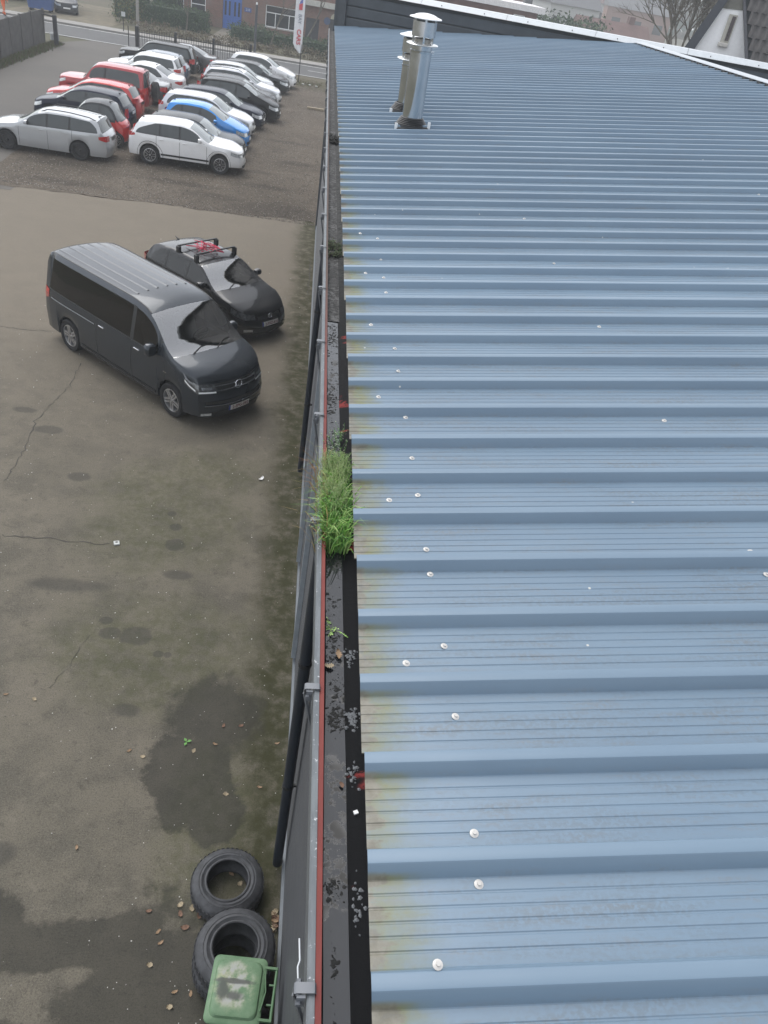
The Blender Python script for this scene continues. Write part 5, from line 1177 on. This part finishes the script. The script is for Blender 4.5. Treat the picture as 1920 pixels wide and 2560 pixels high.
def bare_tree(name, x, y, z, h, label, seed, stems=1, spread=.3, rad=.12, depth=4, col_=(.13, .115, .095), cat='tree', group=None, thin=.5, kids=3):
    r = random.Random(seed); root = empty(name, (x, y, z), 0, label, cat, group); tr, tw = MB(), MB()
    def br(p, d_, l, rad_, dep):
        pts = [p]; q = p.copy(); dd = d_.copy()
        for k in range(4):
            dd = (dd + Vector((r.gauss(0, .10), r.gauss(0, .10), r.gauss(.05, .05)))).normalized(); q = q + dd * l / 4; pts.append(q.copy())
        (tr if dep >= depth - 1 else tw).tube(pts, [rad_ * (1 - .14 * k) for k in range(5)], 6 if dep >= depth - 1 else (4 if dep > 1 else 3), False)
        if dep <= 0: return
        for k in range(kids if dep > 1 else kids + 1):
            b = pts[r.randint(2, 4)]; nd = (dd + Vector((r.gauss(0, .5), r.gauss(0, .5), r.gauss(.12, .3)))).normalized(); br(b, nd, l * r.uniform(.5, .78), rad_ * thin, dep - 1)
    for s_ in range(stems):
        a = 6.28 * s_ / stems + r.uniform(-.3, .3); br(Vector((.12 * math.cos(a), .12 * math.sin(a), 0)) * (stems > 1), Vector((spread * math.cos(a) * r.uniform(.4, 1.1), spread * math.sin(a) * r.uniform(.4, 1.1), 1)).normalized(), h * .5, rad, depth)
    mt = simple('bark', col_, .9, var=.3); tr.build('trunk', mt, root, 60)
    if tw.v: tw.build('twigs', mt, root, 60)
    return root
TG = 'slim bare trees in front of the brick house'
for x, y, h, sd in ((-11.1, 75.5, 5, 11), (-4.2, 74.5, 6, 13), (-1.55, 77.4, 7.5, 14)): bare_tree('bare_tree', x, y, 0, h, {11: 'slim bare tree in front of the left house windows', 13: 'slim bare tree in front of the large window of the brick house', 14: 'bare tree with pale trunk between the flag and the hall corner'}[sd], sd, rad=.10 if sd == 14 else .07, depth=3, group=TG)
po = MB().lathe([(.14, 0), (.12, 1.2), (.10, 9), (.0, 9)], 12).build('utility_pole', simple('concrete_pole', (.27, .26, .24), .8), None, loc=(-14.6, 73.6, 0), label='round pale concrete utility pole behind the pavement', cat='pole')
MB().bev((0, -.13, 2.7), (.25, .06, .12), .01).build('pole_tag', WHITEP, po)
bo = empty('lamp_bollard', (-5.1, 70.5, 0), 0, 'dark tall post with a pale top beside the pavement', 'post'); MB().lathe([(.1, 0), (.09, 3.2), (.0, 3.2)], 10).build('shaft', simple('dark_shaft', (.05, .055, .065), .6), bo); MB().lathe([(.07, 3.2), (.06, 3.34), (0, 3.36)], 10).build('cap', WHITEP, bo)
sn = empty('small_sign', (-14.85, 69.6, 0), 0, 'small pale square sign on two thin legs at the pavement edge', 'sign')
MB().box((0, -.02, 1.15), (.28, .03, .3)).build('sign_plate', simple('sign_pale', (.5, .52, .52), .6), sn)
for xx in (-.02, .9): MB().tube([(xx, 0, 0), (xx, 0, 1.3 if xx < .1 else .5)], .03, 6).build('leg', BLACKM, sn)

# ------------------------------------------------------------------ brick house across the road
t = NT('brick_wall'); o = t.obj(); n1 = t.noise(o, .5, 5, .65); n2 = t.noise(o, 5, 5, .7)
bk = t.new('ShaderNodeTexBrick'); t.put(bk.inputs['Vector'], t.mapv(o, (1, 1, 1), rot=(R(90), 0, 0))); bk.inputs['Scale'].default_value = 1; bk.inputs['Brick Width'].default_value = .22; bk.inputs['Row Height'].default_value = .075; bk.inputs['Mortar Size'].default_value = .006
bk.inputs['Color1'].default_value = (.15, .075, .055, 1); bk.inputs['Color2'].default_value = (.21, .10, .075, 1); bk.inputs['Mortar'].default_value = (.2, .18, .16, 1)
c = t.mix(t.ramp(n1, .4, .65, 0, .45), bk.outputs[0], (.19, .165, .14)); c = t.mix(t.ramp(n2, .66, .74, 0, .6), c, (.38, .36, .33))
t.set(Base_Color=c, Roughness=.9); BRICK = t.m
HY = 84.0
def house_window(par, x0, x1, z0, z1, y, bars, trans=None, name='window', frame=None):
    fr = frame or WHITEP; f = .07; m = MB()
    m.box(((x0 + x1) / 2, y, z0 + f / 2), (x1 - x0, .1, f)).box(((x0 + x1) / 2, y, z1 - f / 2), (x1 - x0, .1, f)); m.box((x0 + f / 2, y, (z0 + z1) / 2), (f, .1, z1 - z0 - 2 * f)).box((x1 - f / 2, y, (z0 + z1) / 2), (f, .1, z1 - z0 - 2 * f))
    for b in bars: m.box((b, y + .003, ((z0 + (trans or z1)) / 2)), (f * .9, .09, (trans or z1) - z0 - f))
    if trans: m.box(((x0 + x1) / 2, y - .003, trans), (x1 - x0 - .02, .09, f * .9))
    w_ = m.build(name, fr, par, 0)
    xs = [x0] + list(bars) + [x1]
    for a, b in zip(xs, xs[1:]): MB().box(((a + b) / 2, y + .06, (z0 + z1) / 2), (b - a - .01, .015, z1 - z0 - .02)).build('pane', GLASS2, w_, 0)
    MB().box(((x0 + x1) / 2, y - .09, z0 - .04), (x1 - x0 + .16, .2, .07)).build('sill', simple('sill_stone', (.42, .41, .38), .8), w_, 0)
    return w_
hs_ = empty('brick_house', (0, HY, 0), 0, 'brown brick house with blue double door and white framed windows across the road', 'building')
def wall_with_holes(x0, x1, z0, z1, holes, y, th):
    xs = sorted({x0, x1, *[h[0] for h in holes], *[h[1] for h in holes]}); m = MB()
    for a, b in zip(xs, xs[1:]):
        zs = [z0]; hh = sorted([(h[2], h[3]) for h in holes if h[0] <= a and h[1] >= b])
        for p, q in hh:
            if p > zs[-1]: m.box(((a + b) / 2, y + th / 2, (zs[-1] + p) / 2), (b - a, th, p - zs[-1]))
            zs.append(q)
        if zs[-1] < z1: m.box(((a + b) / 2, y + th / 2, (zs[-1] + z1) / 2), (b - a, th, z1 - zs[-1]))
    return m
holes = [(-13.85, -12.55, .62, 2.4), (-11.95, -10.62, .58, 2.4), (-9.1, -7.4, .0, 3.0), (-5.25, -2.35, .72, 2.42), (-1.55, -.35, .0, 2.0), (.55, 1.5, .0, 2.2)]
wall_with_holes(-15.2, 8.2, -.2, 6.2, holes, 0, .3).build('wall', BRICK, hs_, 0)
MB().box((-3.5, 4.2, 3), (23.2, 7.6, 6)).build('rooms', DARKIN, hs_, 0)
house_window(hs_, -13.85, -12.55, .62, 2.4, .14, (-13.2,)); house_window(hs_, -11.95, -10.62, .58, 2.4, .14, (), 1.5); house_window(hs_, -5.25, -2.35, .72, 2.42, .14, (-4.35, -3.1), 1.85)
DB = simple('door_blue', (.035, .12, .42), .45, var=.1)
for sg, xc in ((0, -8.67), (1, -7.83)):
    dd = MB().box((xc, .12, 1.25), (.80, .08, 2.5)).build('door', DB, hs_, 0)
    for q in (-.18, .18):
        MB().box((xc + q, .07, 1.62), (.16, .03, 1.1)).build('pane', GLASS2, dd, 0); MB().box((xc + q, .066, .55), (.24, .03, .55)).build('panel', DB, dd, 0)
    MB().box((xc, .066, .98), (.62, .05, .07)).build('letter_ledge', DB, dd, 0)
    m = MB().box((xc, .12, 2.76), (.78, .08, .42)).build('fanlight_frame', DB, hs_, 0)
    for q in (-.18, .18): MB().box((xc + q, .07, 2.78), (.22, .02, .26)).build('pane', GLASS2, m, 0)
MB().box((-8.25, .16, 1.5), (1.68, .02, 3.0)).build('door_frame', DB, hs_, 0)
np_ = MB().box((-6.85, -.02, 1.75), (.62, .03, .34)).build('number_sign', simple('sign_blue', (.045, .085, .26), .5), hs_, 0)
link('numerals', text_mesh('210', .26, simple('sign_ink', (.5, .55, .6), .6), .002), np_, (-6.85, -.04, 1.75), (R(90), 0, 0))
for xa, xb, zt in ((-1.55, -.35, 2.0), (.55, 1.5, 2.2)): MB().box(((xa + xb) / 2, .15, zt / 2), (xb - xa, .05, zt)).build('door', simple('door_dark', (.03, .034, .04), .6), hs_, 0)
m = MB(); n_ = 10
m.prism([(-.35, 0)] + [(.35 * -math.cos(math.pi * k / n_), .45 * math.sin(math.pi * k / n_)) for k in range(1, n_)] + [(.35, 0)], -.05, .03, Matrix.Translation((1.0, 0, 2.2)) @ Matrix.Rotation(R(90), 4, 'X')); m.build('arched_head', simple('cream_stone', (.42, .40, .30), .8), hs_, 0)
MB().lathe([(.0, -.05), (.3, -.05), (.3, .05), (0, .05)], 12, Matrix.Translation((.35, -.12, 2.0)) @ Matrix.Rotation(R(90), 4, 'X')).build('wall_rosette', simple('rosette_blue', (.04, .07, .15), .5), hs_, 0)
MB().box((3.0, -.25, 3.2), (10.4, .6, .42)).build('cornice', simple('cornice_cream', (.48, .47, .43), .8), hs_, 0)

h2 = empty('flat_roofed_house', (0, 88, 0), 0, 'brick house with white fascia and flat roof just above the coping', 'building')
p_ = aty(1353, 24, 88); MB().box((p_.x - 7, 3.5, (p_.z - .35) / 2), (13.6, 6.6, p_.z - .35)).build('wall', simple('far_brick', (.20, .10, .08), .9, var=.2, scale=1), h2, 0)
MB().box((p_.x - 7.0, 3.3, p_.z - .1), (14.6, 8, .5)).build('fascia', simple('fascia_white', (.72, .70, .70), .6), h2, 0)
for pxx in (1225, 1300): q = aty(pxx, 30, 88); house_window(h2, q.x - .55, q.x + .55, q.z - 1.3, q.z - .25, -.0, ())
q = aty(1318, 12, 94); MB().box((q.x, 6, q.z - .2), (.8, .8, 1.6)).box((q.x, 6, q.z + .62), (.95, .95, .08)).build('chimney', simple('chimney_dark', (.09, .09, .09), .8), h2, 0)

# ------------------------------------------------------------------ white gabled house on the right
GP = aty(1800, 100, 33.0); GP.z = 0; th = math.atan2(GP.x, GP.y)
gh = empty('white_gable_house', GP, -th, 'white rendered gable house with narrow window and dark tiled roof on the right', 'building')
gn = Vector((math.sin(th), math.cos(th), 0)); gu = Vector((math.cos(th), -math.sin(th), 0))
def gl2(px_, py_):                                        # point of the gable wall: (along the wall, height)
    r_ = ray(px_, py_); p_ = r_ * (gn.dot(GP) / gn.dot(r_)); p_.z += CAM_H; return ((p_ - GP).dot(gu), p_.z)
MT = Matrix(((1, 0, 0, 0), (0, 0, 1, 0), (0, 1, 0, 0), (0, 0, 0, 1)))
lerp2 = lambda a, b, z: a[0] + (b[0] - a[0]) * (z - a[1]) / (b[1] - a[1])
v0, v1, o0, o1, v2, v3 = gl2(1737, 118), gl2(1806, 18), gl2(1713, 116), gl2(1797, 0), gl2(1863, 0), gl2(1866, 150)
zb0 = 4.0; k0_, k1_ = (v1[0] - v0[0]) / (v1[1] - v0[1]), (v3[0] - v2[0]) / (v3[1] - v2[1]); zt0 = min(10.5, v0[1] + (lerp2(v2, v3, v0[1]) - v0[0]) / (k0_ - k1_) - .15)
MB().prism([(lerp2(v0, v1, zb0), zb0), (lerp2(v0, v1, zt0), zt0), (lerp2(v2, v3, zt0), zt0), (lerp2(v2, v3, zb0), zb0)], 0, 7, MT).build('wall', simple('white_render', (.9, .9, .9), .85, var=.04), gh, 0)
MB().prism([(lerp2(o0, o1, zb0), zb0), (lerp2(o0, o1, zt0), zt0), (lerp2(v0, v1, zt0) + .03, zt0), (lerp2(v0, v1, zb0) + .03, zb0)], -.22, 7.2, MT).build('verge', simple('verge_slate', (.05, .055, .065), .6), gh, 0)
w0, w1 = gl2(1806, 114), gl2(1836, 37); wz0, wz1 = w0[1], w1[1]; wc = (w0[0] + w1[0]) / 2
wn_ = MB().box((wc, -.03, (wz0 + wz1) / 2), (.30, .12, wz1 - wz0)).build('window', simple('window_frame_beige', (.42, .40, .35), .7), gh, 0)
MB().box((wc + .05, -.10, (wz0 + wz1) / 2 + .06), (.13, .03, (wz1 - wz0) * .78)).build('pane', simple('dark_pane', (.06, .045, .045), .3), wn_, 0)
MB().bev((wc - .02, -.13, wz0 + .03), (.36, .22, .13), .02).build('sill', simple('sill_pale', (.5, .48, .44), .8), wn_)
t0_, t1_ = gl2(1803, 20), gl2(1864, 27)
MB().prism([(t0_[0] - .05, t0_[1]), (t1_[0] - .02, t1_[1]), (lerp2(v2, v3, zt0), zt0), (lerp2(v0, v1, zt0) + .02, zt0)], -.035, -.002, MT).build('upper_cladding', simple('olive_board', (.17, .165, .14), .85), gh, 0)
# tiled slope on the right of the white wall, falling towards us
TILE = simple('roof_tile', (.085, .078, .074), .75, var=.2, scale=5)
tm_ = MB(); tw_, tl_ = .27, .40; US = [k / 8 for k in range(9)]
tm_.grid([[(tw_ * u, v * .44, .045 * (1 - v) + .03 * math.sin(u * 2 * math.pi)) for u in US] for v in (0, 1)])
tm_.grid([[(tw_ * u, 0, zz + .03 * math.sin(u * 2 * math.pi)) for u in US] for zz in (.0, .045)])
tme = tm_.mesh('tile', TILE, 30)
tr_ = empty('roof', (lerp2(v2, v3, 5.6) + .08, -.9, 5.6)); tr_.parent = gh; tr_.rotation_euler = (R(74), 0, 0)
lean = (v2[0] - v3[0]) / (v2[1] - v3[1])
for i in range(13):
    for j in range(11): link('tile', tme, tr_, (j * tw_ + i * tl_ * lean, i * tl_, 0))
m = MB(); m.prism([(0, -.1), (3.4, -.1), (3.4 + 5.4 * lean, 5.3), (5.4 * lean, 5.3)], -.12, -.05); m.build('underlay', DARKIN, tr_, 0)
m = MB(); m.prism([(-.07, -.1), (0.03, -.1), (.03 + 5.4 * lean, 5.3), (-.07 + 5.4 * lean, 5.3)], -.1, .08); m.build('verge_trim', simple('verge_slate2', (.06, .06, .068), .6), tr_, 0)

# ------------------------------------------------------------------ far things in the haze
def far_house(x, y, w, dpt, h, rh, label, wc, rc, rot=0, wins=3):
    o = empty('far_house', (x, y, 0), rot, label, 'house', 'far houses in the haze')
    MB().box((0, 0, h / 2), (w, dpt, h)).build('wall', wc, o, 0)
    MB().prism([(-dpt / 2 - .4, h), (dpt / 2 + .4, h), (0, h + rh)], -w / 2 - .3, w / 2 + .3, Matrix(((0, 0, 1, 0), (1, 0, 0, 0), (0, 1, 0, 0), (0, 0, 0, 1)))).build('roof', rc, o, 0)
    for k in range(wins): MB().box((-w / 2 + w * (k + .5) / wins, -dpt / 2 - .02, h * .55), (w / wins * .4, .08, h * .3)).build('window', GLASS2, o, 0)
    MB().box((w * .28, .3, h + rh), (.7, .7, 1.4)).build('chimney', rc, o, 0)
RT = simple('hazed_red_tiles', (.15, .095, .085), .85, var=.15, scale=1); GTL = simple('grey_tiles', (.14, .14, .145), .85); WW = simple('far_white_wall', (.42, .42, .41), .85); BW = simple('far_brick_wall', (.24, .14, .11), .9)  # red of the far tiles is greyed, mist mixed into their colour
q = aty(1555, 70, 100); far_house(q.x, 104, 8.5, 7, 2.6, q.z - 2.2, 'low red tiled house just above the coping in the haze', BW, RT, .1)
q = aty(1420, 20, 150); far_house(q.x, 152, 9, 8, 5.5, 3.2, 'pale house fading in the haze left of the bare tree', WW, GTL, .2)
q = aty(1290, 0, 170); far_house(q.x, 172, 10, 8, 5, 3, 'grey roofed house in the haze above the flat white fascia', BW, GTL, -.1)
q = aty(1500, 10, 220); far_house(q.x, 222, 12, 9, 6, 4, 'hazy house straight behind the red tiled one', WW, RT, .1)
q = aty(1640, 10, 190); far_house(q.x, 200, 14, 9, 6, 4, 'faint house far behind the bare tree', BW, GTL, -.2)
hedge(aty(1420, 60, 100).x, 98, 0, 7, 4, 4.6, 'dark conifer hedge fading in the haze behind the flat roofed house', n=2600, seed=60, rough=.5, size=.2)
hedge(aty(1475, 80, 84).x, 86, 0, 3, 3, 4.6, 'grey green shrub top just above the coping', n=5000, seed=61, rough=.45, size=.055, name='bush', cat='bush')
q = aty(1705, 110, 52); tz_ = q.z - 1.3
bt_ = bare_tree('bare_tree', q.x, 52, tz_, 6.4, 'large many stemmed bare tree behind the coping beside the white gable', 77, 9, .8, .085, 4, (.15, .135, .11), thin=.55, kids=5)
MB().tube([(0, 0, -tz_), (.05, 0, -tz_ / 2), (0, 0, .15)], [.42, .36, .34], 10).build('lower_trunk', simple('bark', (.15, .135, .11), .9, var=.3), bt_, 60)
wd = MB(); r8 = random.Random(5)
for i in range(9000):
    x = r8.uniform(-160, 390); y = 300 + r8.gauss(0, 14) + abs(x - 100) * .1; zz = r8.random() ** .7 * (9 + 4 * math.sin(x * .05) + 3 * math.sin(x * .17)); s_ = r8.uniform(.6, 1.8); a = r8.uniform(0, 3)
    wd.add([(x - s_, y, zz), (x, y - s_ * .6, zz + s_ * .7), (x + s_, y, zz), (x, y + .4, zz - s_ * .7)], [(0, 1, 2, 3)], r8.randrange(3))
wd.build('far_wood', [HG[0], BRN[1], BRN[0]], None, 0, kind='stuff')

# ------------------------------------------------------------------ blue container and worker across the road
p = at(98, 30); bc = empty('blue_container', (p.x, p.y + .6, 0), .1, 'blue tapered plastic container standing before the dark hedge', 'container')
BLU = simple('container_blue', (.035, .085, .24), .5)
loft([rrect(.85, .5, .08, .2), rrect(.95, .55, .08, .9), rrect(1.0, .6, .08, 1.3), rrect(1.03, .63, .08, 1.3), rrect(1.03, .63, .08, 1.38)]).build('body', BLU, bc, 40); loft([rrect(1.03, .63, .08, 1.39), rrect(.95, .55, .1, 1.5)]).build('lid', BLU, bc, 40)
for sx in (-.7, .7):
    for sy in (-.4, .4): MB().lathe([(0, -.03), (.1, -.03), (.1, .03), (0, .03)], 12, Matrix.Translation((sx, sy, .1)) @ Matrix.Rotation(R(90), 4, 'X')).build('wheel', RUBBER, bc)
def person(x, y, rot):
    root = empty('person', (x, y, 0), rot, 'person in bright orange work trousers and jacket walking on the far pavement', 'person')
    J = [((0, 0, .95), .15, -1), ((0, 0, 1.15), .145, 0), ((0, .01, 1.38), .155, 1), ((0, .015, 1.50), .06, 2), ((0, .0, 1.58), .062, 3), ((0, -.01, 1.68), .105, 4), ((0, 0, 1.77), .07, 5)]
    for sg in (-1, 1):
        b = len(J); st_ = .16 * sg
        J += [((sg * .095, 0, .90), .098, 0), ((sg * .1, st_ * .5 - .03, .5), .07, b), ((sg * .1, st_, .1), .05, b + 1), ((sg * .105, st_ - .13, .045), .042, b + 2)]
        b = len(J); J += [((sg * .2, .01, 1.42), .065, 2), ((sg * .26, -st_ * .4, 1.14), .05, b), ((sg * .25, -st_ * .9 - .05, .92), .036, b + 1), ((sg * .25, -st_ - .06, .84), .033, b + 2)]
    me = bpy.data.meshes.new('body'); me.from_pydata([j[0] for j in J], [(i, j[2]) for i, j in enumerate(J) if j[2] >= 0], []); o = bpy.data.objects.new('body', me); col.objects.link(o)
    sk = o.modifiers.new('s', 'SKIN'); o.modifiers.new('u', 'SUBSURF').levels = 2
    for i, j in enumerate(J): me.skin_vertices[0].data[i].radius = (j[1], j[1]); me.skin_vertices[0].data[i].use_root = i == 0
    dg = bpy.context.evaluated_depsgraph_get(); dg.update(); m2 = bpy.data.meshes.new_from_object(o.evaluated_get(dg)); bpy.data.objects.remove(o)
    m2.materials.clear()
    for mm in (simple('hi_vis_orange', (.72, .12, .02), .7), simple('skin', (.5, .3, .22), .6), simple('boots', (.03, .028, .026), .7), simple('reflective_band', (.55, .55, .5), .4)): m2.materials.append(mm)
    for f in m2.polygons:
        z = f.center.z; f.use_smooth = True
        f.material_index = 2 if z < .13 else (3 if .30 < z < .36 else (1 if z > 1.53 or (abs(f.center.x) > .2 and z < .93) else 0))
    link('body', m2, root)
    MB().lathe([(.115, 1.70), (.118, 1.74), (.10, 1.82), (.05, 1.86), (0, 1.87)], 16).build('hair', simple('hair_brown', (.05, .035, .025), .8), root)
p = at(11, 40); person(p.x, p.y, 1.2)

# ------------------------------------------------------------------ damp air
t = NT('damp_air'); t.n.remove(t.b); pv = t.new('ShaderNodeVolumePrincipled'); pv.inputs['Color'].default_value = (.88, .91, .94, 1); pv.inputs['Density'].default_value = HAZE; pv.inputs['Anisotropy'].default_value = 0.0
t.l.new(pv.outputs[0], t.n['Material Output'].inputs['Volume'])
MB().box((90, 170, 4.5), (640, 440, 11.5)).build('haze', t.m, None, 0, kind='stuff')
